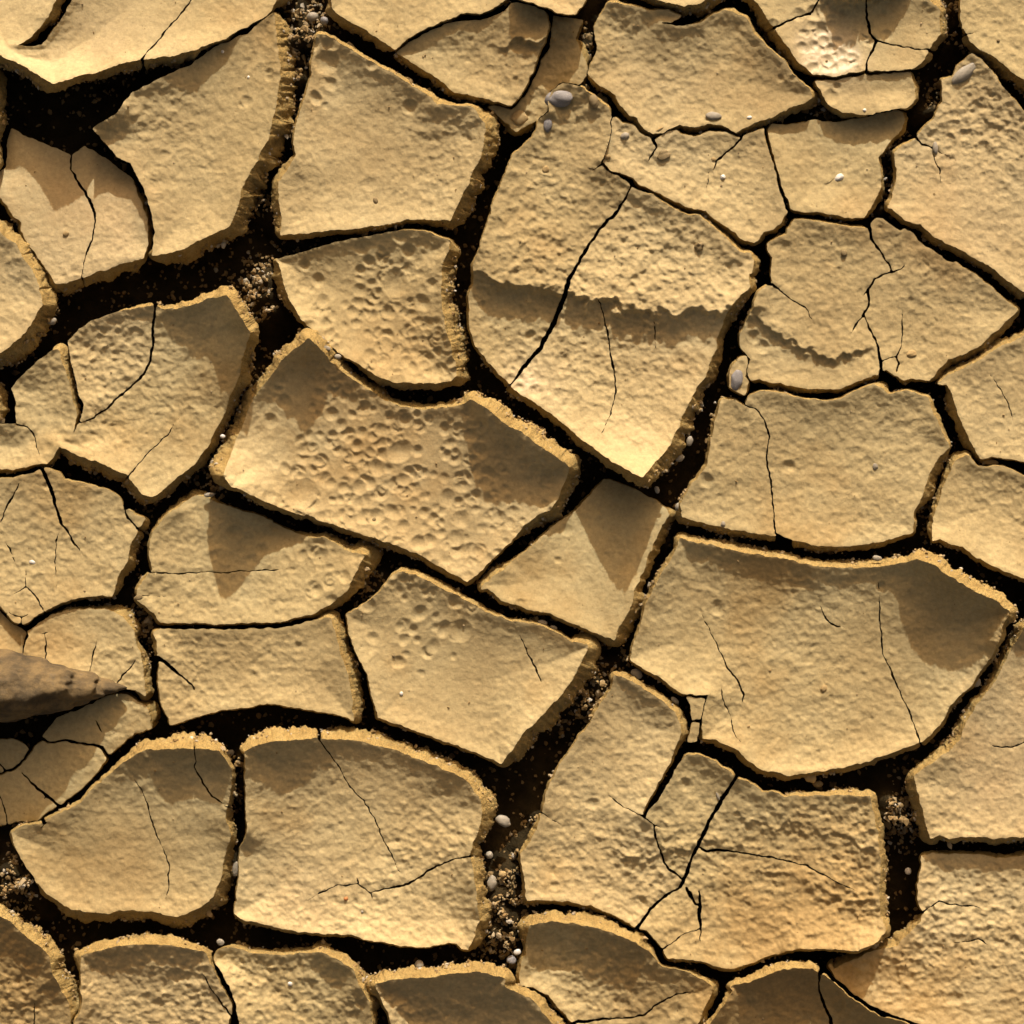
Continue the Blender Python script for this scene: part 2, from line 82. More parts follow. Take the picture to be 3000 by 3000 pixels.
 (12, '-331,1388,2,5 0,1401,2,5 25,1399,2,5 62,1394,2,5 112,1379,2,5 137,1367,2,5 174,1384,4,5 190,1404,4,5 232,1413,4,5 311,1433,4,5 352,1454,4,5 364,1483,5,5 393,1506,5,5 427,1519,5,5 420,1525,23,5 406,1554,23,5 385,1587,23,5 373,1645,26,5 348,1682,17,5 335,1732,17,5 331,1748,5,5 290,1744,10,5 232,1751,10,5 186,1765,10,5 141,1784,10,5 108,1806,5,5 70,1831,5,5 62,1831,9,5 33,1815,9,5 0,1778,9,5 -124,1699,9,5 -331,1624,9,5'),
 (14, '80,1849,2,-12 149,1801,2,-12 207,1786,9,-12 257,1782,9,-12 311,1786,9,-12 360,1806,29,-12 393,1844,23,-12 398,1873,6,-12 418,1939,23,-12 422,1989,26,-12 431,2042,26,-12 398,2024,3,-12 340,2014,3,-12 290,2006,3,-12 224,2011,10,30 182,2003,12,30 124,1993,12,30 75,1993,12,30 64,1947,0,0 66,1914,0,0 85,1860,0,0'),
 (2, '-331,1645,0,-30 -124,1715,0,-30 0,1791,0,-30 29,1821,0,-30 62,1840,0,-30 77,1852,0,-30 62,1910,0,-30 65,1947,0,-30 75,1976,0,20 25,1964,0,20 -124,1955,0,20 -331,1955,0,20'),
 (10, '323,2034,6,-30 373,2034,6,-30 406,2055,6,-30 435,2080,33,-30 441,2117,33,-30 447,2134,4,-30 393,2150,4,-30 360,2179,4,-30 319,2210,4,-30 302,2185,2,-30 248,2174,2,-30 186,2165,2,-30 149,2172,2,-30 122,2160,0,-30 128,2148,0,-30 166,2102,0,-30 248,2073,0,-30 290,2051,0,-30'),
 (8, '124,2169,2,-30 145,2180,2,-30 186,2174,2,-30 248,2182,2,-30 290,2191,2,-30 311,2223,8,-30 290,2258,3,-30 248,2301,3,-30 207,2335,3,-30 174,2359,3,-30 141,2378,3,-30 108,2403,3,-30 62,2407,3,-30 21,2414,3,-30 -4,2419,3,-30 -124,2432,3,-30 -331,2407,3,-30 -331,2278,3,-30 0,2271,3,-30 33,2261,3,-30 62,2239,3,-30 87,2212,3,-30 104,2183,3,-30'),
 (6, '-331,2158,2,-35 0,2166,2,-35 37,2165,2,-35 70,2179,2,-35 84,2196,2,-35 66,2224,2,-35 33,2250,2,-35 0,2263,2,-35 -331,2266,2,-35'),
 (45, '2140,2891,12,70 2200,2876,21,90 2241,2858,21,90 2283,2844,21,90 2324,2836,21,90 2378,2836,21,90 2403,2853,10,90 2432,2867,2,90 2465,2900,2,90 2511,2936,2,90 2573,2973,2,90 2635,2992,2,90 2676,3007,2,90 2780,3065,2,90 3152,3173,2,90 3152,3318,0,90 2038,3318,0,90 2055,3070,10,90 2071,3012,10,90 2088,2987,10,90 2121,2945,10,90 2146,2904,10,90'),
]
CRACKS = [
 '2401,2850,7.5 2397,2883,5.8 2403,2912,7.5 2424,2966,9.9 2438,3007,10.8 2448,3152,9.9 2465,3359,9.9',
 '453,897,7.5 449,965,6.6 447,1015,8.3 439,1056,9.1 422,1098,9.1 398,1119,6.6 356,1156,6.6 311,1197,5.8 273,1224,5 236,1238,3.3',
 '538,1214,0.4 518,1234,1.7 489,1276,2.5 422,1338,3.3 375,1400,2.9',
 '48,1245,5.8 83,1251,5.8 104,1284,4.1 115,1334,0.4',
 '207,455,5.8 209,497,5.8 224,526,6.6 248,559,7.5 273,613,7.5 280,646,5.8 269,704,4.1 248,762,3.7 233,824,3.3',
 '563,0,5 501,75,5 435,149,4.1 410,182,3.7',
 '563,0,5 613,-83,4.1 646,-174,3.3',
 '1914,408,8.3 1923,433,5.8 1902,464,2.5 1889,484,0.4',
 '2179,385,8.3 2175,406,5.8 2146,431,5 2121,451,5 2100,472,5 2089,510,0.4',
 '2078,497,0.4 2073,526,2.1 2068,569,0.4',
 '1848,549,5 1831,588,7.5 1798,629,8.3 1757,671,7.5 1715,733,8.3 1678,800,9.9 1666,816,11.6 1649,883,14.1 1620,949,14.1 1583,1019,13.3 1541,1069,10.8 1500,1123,6.6 1492,1133,4.1',
 '1748,866,0.8 1765,907,4.1 1782,982,4.1 1790,1048,5 1802,1114,5 1804,1148,4.1 1790,1210,2.5 1759,1278,0.4',
 '1914,928,0.4 1919,974,2.9 1920,1025,0.8',
 '2548,663,9.9 2552,700,9.1 2581,737,5.8 2602,774,5.8 2612,796,5.8',
 '2658,764,0.4 2639,789,2.9 2614,798,5 2589,802,5 2564,816,6.6 2542,849,7.5 2544,874,7.5 2546,891,6.6 2529,922,5 2506,953,3.3 2488,988,0.4',
 '2529,922,3.7 2552,969,5.8 2573,1019,6.6 2581,1056,7.5 2578,1102,9.9',
 '2585,1057,3.7 2627,1045,4.1 2643,1015,3.7 2645,957,2.5 2641,907,0.4',
 '2627,1046,4.1 2635,1065,6.6 2627,1087,5.8',
 '2241,833,6.6 2262,835,6.6 2295,858,5 2366,909,3.7 2386,953,0.4',
 '2542,847,4.1 2524,872,0.8',
 '1715,489,0.4 1740,495,2.5 1765,480,3.7',
 '2403,-8,5.8 2386,25,5.8 2374,41,5.8 2337,48,5.8 2268,81,5.8',
 '2403,-8,5.8 2432,-124,5 2448,-331,5',
 '2535,-331,5.8 2535,0,6.6 2540,54,7.5 2548,99,8.3 2569,120,6.6 2614,133,5 2664,141,3.7 2722,146,2.9',
 '2569,120,8.3 2552,157,7.5 2540,182,5.8 2536,213,5.8',
 '2682,404,6.6 2701,422,5 2734,435,4.6',
 '2734,439,3.3 2738,468,2.9 2755,501,2.5 2754,542,0.4',
 '2747,441,2.5 2800,469,0.4',
 '2419,542,0.8 2444,526,2.5',
 '2829,99,3.7 2871,96,0.4',
 '2904,1098,0.8 2941,1156,3.3 2954,1185,2.9 2971,1253,0.4',
 '2179,1185,3.7 2212,1195,3.7 2237,1226,3.7 2256,1280,3.7 2245,1330,5 2258,1413,5.4 2270,1537,4.6 2273,1562,3.7 2300,1574,3.3 2320,1581,3.3',
 '2051,1790,0.4 2071,1831,2.9 2100,1889,3.7 2134,1960,5.4 2163,1993,5.4 2179,2038,4.6 2172,2069,0.4',
 '2115,2013,1.7 2115,2047,2.9 2138,2096,3.7 2148,2142,2.9 2171,2177,0.4',
 '2574,1707,0.8 2579,1840,3.7 2587,1906,3.7 2614,1980,4.6 2647,2055,5 2664,2080,5 2684,2138,3.3 2696,2179,2.9',
 '2399,1765,1.2 2419,1811,4.6 2436,1827,4.6 2477,1843,0.4',
 '2896,2179,0.4 2925,2187,2.9 2966,2188,2.9 3000,2177,3.7 3111,2146,2.9',
 '2699,2678,3.3 2749,2638,5 2792,2651,3.7 2842,2653,2.9 2892,2660,0.4',
 '2796,2765,0.4 2871,2751,2.9 2901,2772,0.4',
 '2160,2272,10.8 2113,2345,11.6 2076,2411,10.8 2051,2465,10.8 2026,2515,9.1 2003,2581,10.8',
 '1773,2322,0.4 1815,2357,2.9 1856,2378,3.7 1883,2390,4.1 1914,2415,5 1937,2427,0.4',
 '1914,2417,4.6 1918,2448,4.6 1935,2498,6.2 1955,2540,5 2001,2579,4.1',
 '2003,2581,10.8 1989,2602,7.5 1939,2631,7.5 1906,2664,7.5 1866,2718,9.9',
 '1943,2780,2.9 1976,2759,3.3 2009,2734,2.9 2047,2721,2.9',
 '2053,2769,0.4 2053,2722,4.1 2049,2680,11.6 2051,2639,7.5 2047,2614,5.8',
 '2011,2602,10.8 2023,2622,12.4 2038,2649,5.8',
 '2053,2485,6.6 2067,2493,8.3 2100,2490,6.6 2163,2496,5.8 2245,2511,5 2299,2521,5 2366,2537,5 2407,2560,4.1 2469,2593,3.3 2519,2616,0.4',
 '2038,2906,0.4 1989,2910,3.7 1951,2927,5.4 1914,2949,6.2 1893,2970,7 1831,2983,5.4 1765,2983,7 1707,2993,9.1 1682,2997,9.1',
 '1585,2377,2.5 1616,2399,1.7 1651,2422,0.4',
 '592,2850,0.8 621,2900,4.1 646,2937,4.1 679,2976,5',
 '383,2266,0.4 414,2312,3.3 435,2366,3.7 447,2415,3.3 476,2482,3.3 497,2544,3.7 493,2606,2.1 480,2655,0.4',
 '569,2196,2.1 573,2229,3.7 569,2245,5 592,2291,5 621,2328,3.7 658,2361,1.2',
 '106,2439,0.4 137,2409,4.1',
 '101,2937,1.7 97,3000,3.3 99,3111,2.5',
 '926,2146,1.7 936,2171,3.7 969,2208,3.7 961,2200,3.7 1002,2262,3.7 1027,2308,4.6 1064,2345,3.7 1098,2395,3.7 1114,2444,3.3 1147,2502,2.9 1174,2556,0.4',
 '899,2639,0.4 940,2614,2.5 982,2595,3.3 1048,2589,4.1 1081,2614,3.7 1098,2645,0.4',
 '1050,2589,2.9 1044,2554,0.4',
 '1079,2614,3.7 1155,2600,5.4 1197,2589,5.4 1247,2556,6.2 1300,2527,5 1383,2504,3.3',
 '464,1927,10.8 497,1951,9.1 534,1982,6.2 559,2005,4.6 574,2032,0.4',
 '443,1678,3.3 538,1679,2.9 663,1676,2.9 787,1669,2.9 870,1668,0.4',
 '58,1408,1.2 50,1433,4.6 25,1475,4.6 8,1516,2.9 2,1529,0.8',
 '124,1371,12.4 139,1408,12.4 153,1446,11.6 166,1495,9.9 182,1537,8.3 190,1546,6.2 215,1587,5 245,1626,0.4',
 '364,1481,4.1 373,1516,5.4 389,1533,6.2 416,1556,7.5',
 '179,1557,0.4 164,1583,2.9 161,1645,2.9 166,1726,0.4',
 '75,1670,0.8 75,1719,3.3 29,1745,0.4',
 '75,1719,3.3 108,1748,3.3 124,1786,3.3',
 '25,1796,1.2 62,1811,3.3 66,1833,4.1',
 '62,1811,2.9 97,1786,0.4',
 '4,1562,0.4 29,1608,2.5 50,1666,0.4',
 '132,1860,1.2 133,1893,3.7 133,1935,4.6 157,1972,4.1 186,1991,4.1 207,1997,3.7 226,2013,3.7',
 '114,1856,0.4 133,1855,2.5 159,1857,0.4',
 '282,1877,0.8 275,1914,3.7 261,1976,3.3 259,1999,0.8',
 '398,1933,1.2 381,1955,4.6 356,1980,5.4 336,2016,4.6',
 '273,2100,0.4 290,2129,3.3 302,2150,1.2',
 '65,2264,2.5 95,2300,6.6 124,2320,9.1 145,2337,10.8 176,2362,9.1',
 '126,2318,3.3 133,2347,0.8',
 '-4,2320,4.1 12,2366,5.4 22,2415,3.7',
 '-8,2231,3.7 17,2260,3.7',
 '1523,1860,0.8 1546,1914,4.1 1575,1968,4.6 1588,2005,1.2',
 '406,1746,3.3 480,1746,0.4',
]


# ---------------------------------------------------------------- materials
def mat(name, build, rough=0.9, spec=0.3):
    m = bpy.data.materials.new(name); m.use_nodes = True
    nt = m.node_tree; b = nt.nodes['Principled BSDF']
    b.inputs['Roughness'].default_value = rough
    b.inputs['Specular IOR Level'].default_value = spec
    build(nt, b); return m
def N(nt, t, **k):
    n = nt.nodes.new(t)
    for a, v in k.items(): setattr(n, a, v)
    return n
def noise(nt, pos, scale, detail=4, rough=0.55):
    n = N(nt, 'ShaderNodeTexNoise'); n.inputs['Scale'].default_value = scale
    n.inputs['Detail'].default_value = detail; n.inputs['Roughness'].default_value = rough
    nt.links.new(pos, n.inputs['Vector']); return n.outputs['Fac']
def ramp(nt, fac, stops):
    r = N(nt, 'ShaderNodeValToRGB'); nt.links.new(fac, r.inputs[0])
    while len(r.color_ramp.elements) < len(stops): r.color_ramp.elements.new(0.5)
    for e, (p, c) in zip(r.color_ramp.elements, stops):
        e.position = p; e.color = (*c, 1) if len(c) == 3 else c
    return r.outputs[0]
def mix(nt, fac, a, b, mode='MIX'):
    m = N(nt, 'ShaderNodeMix', data_type='RGBA', blend_type=mode)
    if isinstance(fac, float): m.inputs[0].default_value = fac
    else: nt.links.new(fac, m.inputs[0])
    for s, i in ((a, 6), (b, 7)):
        if isinstance(s, tuple): m.inputs[i].default_value = (*s, 1)
        else: nt.links.new(s, m.inputs[i])
    return m.outputs[2]
def bump(nt, b, hs):
    prev = None
    for h, s, d in hs:
        n = N(nt, 'ShaderNodeBump'); n.inputs['Strength'].default_value = s; n.inputs['Distance'].default_value = d
        nt.links.new(h, n.inputs['Height'])
        if prev: nt.links.new(prev, n.inputs['Normal'])
        prev = n.outputs[0]
    nt.links.new(prev, b.inputs['Normal'])
G3 = lambda v: (v, v, v)
def crust(nt, b):
    p = N(nt, 'ShaderNodeNewGeometry').outputs['Position']
    base = ramp(nt, noise(nt, p, 9, 6, 0.6), [(0.3, (0.325, 0.248, 0.124)), (0.5, (0.385, 0.304, 0.158)), (0.7, (0.422, 0.345, 0.190))])
    damp = ramp(nt, noise(nt, p, 5.5, 5, 0.6), [(0.54, (0, 0, 0)), (0.66, (0.75, 0.75, 0.75))])
    c = mix(nt, damp, base, (0.34, 0.235, 0.098))
    at = N(nt, 'ShaderNodeAttribute'); at.attribute_name = 'damp'
    am = N(nt, 'ShaderNodeMath', operation='MULTIPLY'); nt.links.new(at.outputs['Fac'], am.inputs[0]); nt.links.new(ramp(nt, noise(nt, p, 22, 6, 0.65), [(0.3, G3(0.35)), (0.7, G3(1.25))]), am.inputs[1])
    cl = N(nt, 'ShaderNodeClamp'); nt.links.new(am.outputs[0], cl.inputs[0]); cl.inputs[2].default_value = 0.85
    c = mix(nt, cl.outputs[0], c, (0.30, 0.200, 0.082))
    ng = N(nt, 'ShaderNodeMath', operation='MULTIPLY'); nt.links.new(am.outputs[0], ng.inputs[0]); ng.inputs[1].default_value = -0.8
    cn = N(nt, 'ShaderNodeClamp'); nt.links.new(ng.outputs[0], cn.inputs[0])
    c = mix(nt, cn.outputs[0], c, (0.52, 0.42, 0.27))
    info = N(nt, 'ShaderNodeObjectInfo')
    tint = ramp(nt, info.outputs['Random'], [(0, (0.90, 0.89, 0.86)), (0.5, (0.98, 0.99, 0.97)), (1, (1.05, 1.05, 1.07))])
    c = mix(nt, 1.0, c, tint, 'MULTIPLY')
    c = mix(nt, 1.0, c, ramp(nt, noise(nt, p, 260, 5, 0.7), [(0.3, G3(0.82)), (0.7, G3(1.14))]), 'MULTIPLY')
    sp = N(nt, 'ShaderNodeTexVoronoi'); sp.inputs['Scale'].default_value = 160; nt.links.new(p, sp.inputs['Vector'])
    c = mix(nt, ramp(nt, sp.outputs['Distance'], [(0.05, G3(0.55)), (0.11, G3(0))]), c, (0.22, 0.14, 0.06))
    nt.links.new(c, b.inputs['Base Color'])
    r = ramp(nt, damp, [(0, G3(0.86)), (1, G3(0.62))]); gs = ramp(nt, cn.outputs[0], [(0.38, G3(0)), (0.60, G3(1))]); r = mix(nt, gs, r, (0.5, 0.5, 0.5)); nt.links.new(r, b.inputs['Roughness'])
    nt.links.new(ramp(nt, gs, [(0, G3(0.25)), (1, G3(0.5))]), b.inputs['Specular IOR Level'])
    bump(nt, b, [(noise(nt, p, 150, 5, 0.6), 0.45, 0.0014), (noise(nt, p, 480, 4, 0.7), 0.5, 0.0006)])
def wall(nt, b):
    p = N(nt, 'ShaderNodeNewGeometry').outputs['Position']
    c = ramp(nt, noise(nt, p, 60, 6, 0.65), [(0.3, (0.27, 0.182, 0.066)), (0.55, (0.37, 0.262, 0.100)), (0.75, (0.42, 0.31, 0.135))])
    c = mix(nt, 1.0, c, ramp(nt, noise(nt, p, 600, 3, 0.7), [(0.3, G3(0.75)), (0.7, G3(1.15))]), 'MULTIPLY')
    nt.links.new(c, b.inputs['Base Color'])
    vo = N(nt, 'ShaderNodeTexVoronoi'); vo.inputs['Scale'].default_value = 420; nt.links.new(p, vo.inputs['Vector'])
    bump(nt, b, [(noise(nt, p, 130, 7, 0.7), 1.0, 0.005), (vo.outputs['Distance'], 0.4, 0.0009), (noise(nt, p, 1100, 3, 0.7), 0.6, 0.0005)])
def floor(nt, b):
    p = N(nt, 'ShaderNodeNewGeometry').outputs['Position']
    c = ramp(nt, noise(nt, p, 40, 6, 0.65), [(0.3, (0.020, 0.015, 0.007)), (0.7, (0.045, 0.032, 0.015))])  # near black: the shade deep in the cracks is put into the soil colour
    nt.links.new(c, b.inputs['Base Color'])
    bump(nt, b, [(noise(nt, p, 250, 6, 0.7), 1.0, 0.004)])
def field(nt, b):
    p = N(nt, 'ShaderNodeNewGeometry').outputs['Position']
    c = ramp(nt, noise(nt, p, 9, 6, 0.6), [(0.3, (0.335, 0.235, 0.108)), (0.7, (0.45, 0.335, 0.172))])
    nt.links.new(c, b.inputs['Base Color'])
    bump(nt, b, [(noise(nt, p, 100, 6, 0.7), 0.9, 0.004)])
def stone(c0, c1, speck, sc=350):
    def f(nt, b):
        p = N(nt, 'ShaderNodeNewGeometry').outputs['Position']
        c = ramp(nt, noise(nt, p, 60, 5, 0.6), [(0.3, c0), (0.7, c1)])
        c = mix(nt, ramp(nt, noise(nt, p, sc * 4, 3, 0.8), [(0.56, G3(0)), (0.66, G3(0.9))]), c, speck)
        nt.links.new(c, b.inputs['Base Color'])
        bump(nt, b, [(noise(nt, p, sc, 4, 0.7), 0.5, 0.0006)])
    return f
def gravelm(nt, b):
    info = N(nt, 'ShaderNodeAttribute'); info.attribute_name = 'tone'
    c = ramp(nt, info.outputs['Fac'], [(0, (0.18, 0.115, 0.045)), (0.5, (0.27, 0.19, 0.085)), (0.85, (0.31, 0.25, 0.16)), (1, (0.40, 0.37, 0.31))])
    nt.links.new(c, b.inputs['Base Color'])
def rockm(nt, b):
    p = N(nt, 'ShaderNodeNewGeometry').outputs['Position']
    c = ramp(nt, noise(nt, p, 26, 8, 0.7), [(0.32, (0.04, 0.031, 0.018)), (0.45, (0.08, 0.058, 0.030)), (0.56, (0.15, 0.105, 0.048)), (0.68, (0.09, 0.077, 0.056))])
    nt.links.new(c, b.inputs['Base Color'])
    bump(nt, b, [(noise(nt, p, 70, 8, 0.7), 0.8, 0.004)])
M_CRUST = mat('dried_clay_crust', crust, 0.85, 0.25)
M_WALL = mat('ochre_clay_side', wall, 0.95, 0.1)
M_FLOOR = mat('shade_dark_soil', floor, 1.0, 0.05)
M_FIELD = mat('dry_mud_field', field, 0.95, 0.1)
M_GRIT = mat('sandy_grit', gravelm, 0.8, 0.3)
M_ROCK = mat('mud_stained_rock', rockm, 0.85, 0.3)
M_ST = {
 'grey': mat('blue_grey_stone', stone((0.13, 0.125, 0.13), (0.20, 0.19, 0.19), (0.36, 0.35, 0.34)), 0.6, 0.4),
 'pale': mat('pale_grey_stone', stone((0.20, 0.175, 0.13), (0.29, 0.26, 0.21), (0.13, 0.115, 0.09)), 0.6, 0.4),
 'white': mat('white_stone', stone((0.50, 0.47, 0.42), (0.62, 0.60, 0.56), (0.45, 0.42, 0.38)), 0.4, 0.5),
 'brown': mat('brown_stone', stone((0.15, 0.11, 0.05), (0.22, 0.165, 0.085), (0.30, 0.25, 0.15)), 0.8, 0.3),
 'mud': mat('mud_coated_stone', stone((0.28, 0.20, 0.09), (0.38, 0.28, 0.14), (0.25, 0.18, 0.09)), 0.9, 0.2),
 'red': mat('red_stone', stone((0.30, 0.11, 0.03), (0.42, 0.17, 0.05), (0.5, 0.3, 0.15)), 0.5, 0.4),
}

# ---------------------------------------------------------------- noise on numpy grids
def perlin(U, V, s, seed):
    r = np.random.default_rng(seed); n = 256
    a = r.random((n, n)) * 2 * PI; gx = np.cos(a); gy = np.sin(a)
    x = U / s + 1000.3; y = V / s + 1000.7
    xi = np.floor(x).astype(int); yi = np.floor(y).astype(int); fx = x - xi; fy = y - yi
    w = lambda t: t * t * t * (t * (t * 6 - 15) + 10)
    def g(dx, dy):
        X = (xi + dx) % n; Y = (yi + dy) % n
        return gx[Y, X] * (fx - dx) + gy[Y, X] * (fy - dy)
    wx, wy = w(fx), w(fy)
    return 1.5 * ((g(0, 0) * (1 - wx) + g(1, 0) * wx) * (1 - wy) + (g(0, 1) * (1 - wx) + g(1, 1) * wx) * wy)
def worley(U, V, s, seed):
    r = np.random.default_rng(seed); n = 256
    jx = r.random((n, n)); jy = r.random((n, n))
    x = U / s + 1000.3; y = V / s + 1000.7
    xi = np.floor(x).astype(int); yi = np.floor(y).astype(int)
    best = np.full(x.shape, 9.0)
    for dx in (-1, 0, 1):
        for dy in (-1, 0, 1):
            X = xi + dx; Y = yi + dy
            d = (X + jx[Y % n, X % n] - x) ** 2 + (Y + jy[Y % n, X % n] - y) ** 2
            np.minimum(best, d, out=best)
    return best            # squared distance: bowls meeting in sharp ridges

# ---------------------------------------------------------------- the grid over the traced bed of mud
CS = 3.2; LO, HI = -240.0, 3240.0
ax = np.arange(LO, HI + 1e-3, CS); NG = len(ax)
U, V = np.meshgrid(ax, ax)
WU = U + 3.2 * perlin(U, V, 46, 1) + 2.6 * perlin(U, V, 19, 2) + 1.2 * perlin(U, V, 9, 21)
WV = V + 3.2 * perlin(U, V, 46, 3) + 2.6 * perlin(U, V, 19, 4) + 1.2 * perlin(U, V, 9, 22)
R = 260.0
S1 = np.full((NG, NG), -R); S2 = np.full((NG, NG), -R); OWN = np.full((NG, NG), -1); W = np.zeros((NG, NG)); HB = np.zeros((NG, NG))
def win(x0, x1, y0, y1):
    i0 = max(0, int((x0 - LO) / CS)); i1 = min(NG, int((x1 - LO) / CS) + 2)
    j0 = max(0, int((y0 - LO) / CS)); j1 = min(NG, int((y1 - LO) / CS) + 2)
    return slice(j0, j1), slice(i0, i1)
blocks = []
for c, t in BLOCKS:
    blocks.append((c, np.array([[float(q) for q in k.split(',')] for k in t.split()])))
ZB = np.zeros((NG, NG))
for bi, (c, P) in enumerate(blocks):
    x0, y0 = P[:, 0].min(), P[:, 1].min(); x1, y1 = P[:, 0].max(), P[:, 1].max()
    sl = win(x0 - R, x1 + R, y0 - R, y1 + R)
    u = WU[sl]; v = WV[sl]
    if u.size == 0: continue
    D = np.full(u.shape, R * 1.0); w = np.zeros(u.shape); inside = np.zeros(u.shape, bool)
    Q = np.roll(P, -1, axis=0)
    oy, ox = sl[0].start, sl[1].start
    for (ax0, ay0, w0, h0), (bx, by, w1, h1) in zip(P, Q):
        if ay0 != by:
            cond = (ay0 > v) != (by > v)
            inside ^= cond & (u < (bx - ax0) * (v - ay0) / (by - ay0) + ax0)
        s2 = win(min(ax0, bx) - R, max(ax0, bx) + R, min(ay0, by) - R, max(ay0, by) + R)
        a = slice(max(0, s2[0].start - oy), max(0, s2[0].stop - oy)); b = slice(max(0, s2[1].start - ox), max(0, s2[1].stop - ox))
        uu = u[a, b]; vv = v[a, b]
        if uu.size == 0: continue
        ex, ey = bx - ax0, by - ay0; L2 = ex * ex + ey * ey + 1e-6
        tt = np.clip(((uu - ax0) * ex + (vv - ay0) * ey) / L2, 0, 1)
        d = np.hypot(uu - ax0 - tt * ex, vv - ay0 - tt * ey)
        m = d < D[a, b]
        D[a, b] = np.where(m, d, D[a, b]); w[a, b] = np.where(m, w0 + (w1 - w0) * tt, w[a, b])
    sd = np.where(inside, D, -D)
    o1 = S1[sl].copy(); o2 = S2[sl]
    m = sd > o1
    S2[sl] = np.where(m, o1, np.maximum(o2, sd)); S1[sl] = np.where(m, sd, o1)
    OWN[sl] = np.where(m, bi, OWN[sl]); W[sl] = np.where(m, w, W[sl])
    # slab height: rim heights carried inwards
    pts = []
    for (ax0, ay0, w0, h0), (bx, by, w1, h1) in zip(P, Q):
        n = max(1, int(math.hypot(bx - ax0, by - ay0) / 30))
        n = min(n, 20)
        L = math.hypot(bx - ax0, by - ay0) / n
        for k in range(n): pts.append((ax0 + (bx - ax0) * k / n, ay0 + (by - ay0) * k / n, h0 + (h1 - h0) * k / n, L))
    pts = np.array(pts); st = 8
    us = u[::st, ::st]; vs = v[::st, ::st]
    num = np.zeros(us.shape); den = np.zeros(us.shape)
    for px_, py_, hh, L in pts:
        k = L / ((us - px_) ** 2 + (vs - py_) ** 2 + 300) ** 1.35
        num += k * hh; den += k
    zc = num / den
    jj = np.arange(u.shape[0]) / st; ii = np.arange(u.shape[1]) / st
    j0 = np.minimum(jj.astype(int), zc.shape[0] - 1); j1 = np.minimum(j0 + 1, zc.shape[0] - 1)
    i0 = np.minimum(ii.astype(int), zc.shape[1] - 1); i1 = np.minimum(i0 + 1, zc.shape[1] - 1)
    fj = (jj - j0)[:, None]; fi = (ii - i0)[None, :]
    zf = (zc[j0][:, i0] * (1 - fi) + zc[j0][:, i1] * fi) * (1 - fj) + (zc[j1][:, i0] * (1 - fi) + zc[j1][:, i1] * fi) * fj
    z = zf * (0.38 + 0.62 * np.exp(-np.maximum(sd, 0) / 85)) - 1.0 * c * (1 - np.exp(-np.maximum(sd, 0) / 60))
    ZB[sl] = np.where(m, z, ZB[sl])
# thin cracks
CW = np.full((NG, NG), R)
for t in CRACKS:
    P = [[float(q) for q in k.split(',')] for k in t.split()]
    for (a0, b0, w0), (a1, b1, w1) in zip(P[:-1], P[1:]):
        sl = win(min(a0, a1) - 60, max(a0, a1) + 60, min(b0, b1) - 60, max(b0, b1) + 60)
        u = WU[sl]; v = WV[sl]
        if u.size == 0: continue
        ex, ey = a1 - a0, b1 - b0; L2 = ex * ex + ey * ey + 1e-6
        tt = np.clip(((u - a0) * ex + (v - b0) * ey) / L2, 0, 1)
        hw = (w0 + (w1 - w0) * tt) / 2
        hw = np.where(hw > 1.0, np.maximum(hw, 1.75), hw)
        d = np.hypot(u - a0 - tt * ex, v - b0 - tt * ey) - hw
        CW[sl] = np.minimum(CW[sl], d)
F0 = np.minimum(S1, (S1 - S2) / 2 - 1.5)
F = np.minimum(F0, CW)
W = np.where(CW < F0 - 1, 0, W)
W = np.minimum(W, np.maximum(0, -S2 - 4))

# ---------------------------------------------------------------- surface relief
def gsum(items, base):
    o = np.full(U.shape, base, float)
    for (a, b, s, k) in items: o += k * np.exp(-((U - a) ** 2 + (V - b) ** 2) / (2 * s * s))
    return o
ROUGH = gsum([(2480, 2580, 190, .9), (1950, 2520, 120, .5), (1750, 900, 260, .45), (1450, 700, 300, .2), (430, 330, 150, .4), (350, 1050, 150, .45),
    (480, 2900, 200, .9), (50, 2880, 160, .7), (1250, 2950, 160, .9), (1750, 2820, 200, .7), (2800, 2700, 250, .6), (1250, 2480, 180, .35), (850, 2850, 150, .6),
    (550, 1950, 200, .35), (1000, 420, 220, -.25), (350, 2620, 220, -.35), (250, 60, 300, -.42), (2450, 130, 200, -.42), (1250, 2000, 220, -.3), (1720, 1800, 150, -.3),
    (150, 470, 200, -.2), (1180, 1350, 250, -.45), (1120, 950, 150, -.4), (1600, 180, 150, .3), (2850, 300, 150, .5), (2350, 1250, 250, -.1), (180, 130, 200, -.1), (2650, 60, 120, -.2), (2900, 2250, 200, -.2)], 0.52) * (1 + 0.35 * perlin(U, V, 210, 55))
ROUGH = np.maximum(ROUGH, 0.12)
wu = U + 5 * perlin(U, V, 24, 15); wv = V + 5 * perlin(U, V, 24, 16)
LUMP = (3.2 * perlin(U, V, 70, 11) + 2.4 * perlin(U, V, 36, 12) + 2.0 * perlin(U, V, 19, 13) + 1.0 * perlin(U, V, 10, 19)
        + 5.2 * np.minimum(worley(wu, wv, 25, 14), 0.75) + 2.6 * np.minimum(worley(wu, wv, 14, 17), 0.75)
        - 2.6 * np.clip(perlin(U, V, 26, 23) - 0.15, 0, 1) * 4 * np.clip(0.5 - worley(wu, wv, 17, 24), 0, 1))
def blur(A_):
    B_ = np.pad(A_, 1, mode='edge'); B_ = 0.25 * B_[:-2] + 0.5 * B_[1:-1] + 0.25 * B_[2:]
    return 0.25 * B_[:, :-2] + 0.5 * B_[:, 1:-1] + 0.25 * B_[:, 2:]
DIMPLE = np.zeros(U.shape)
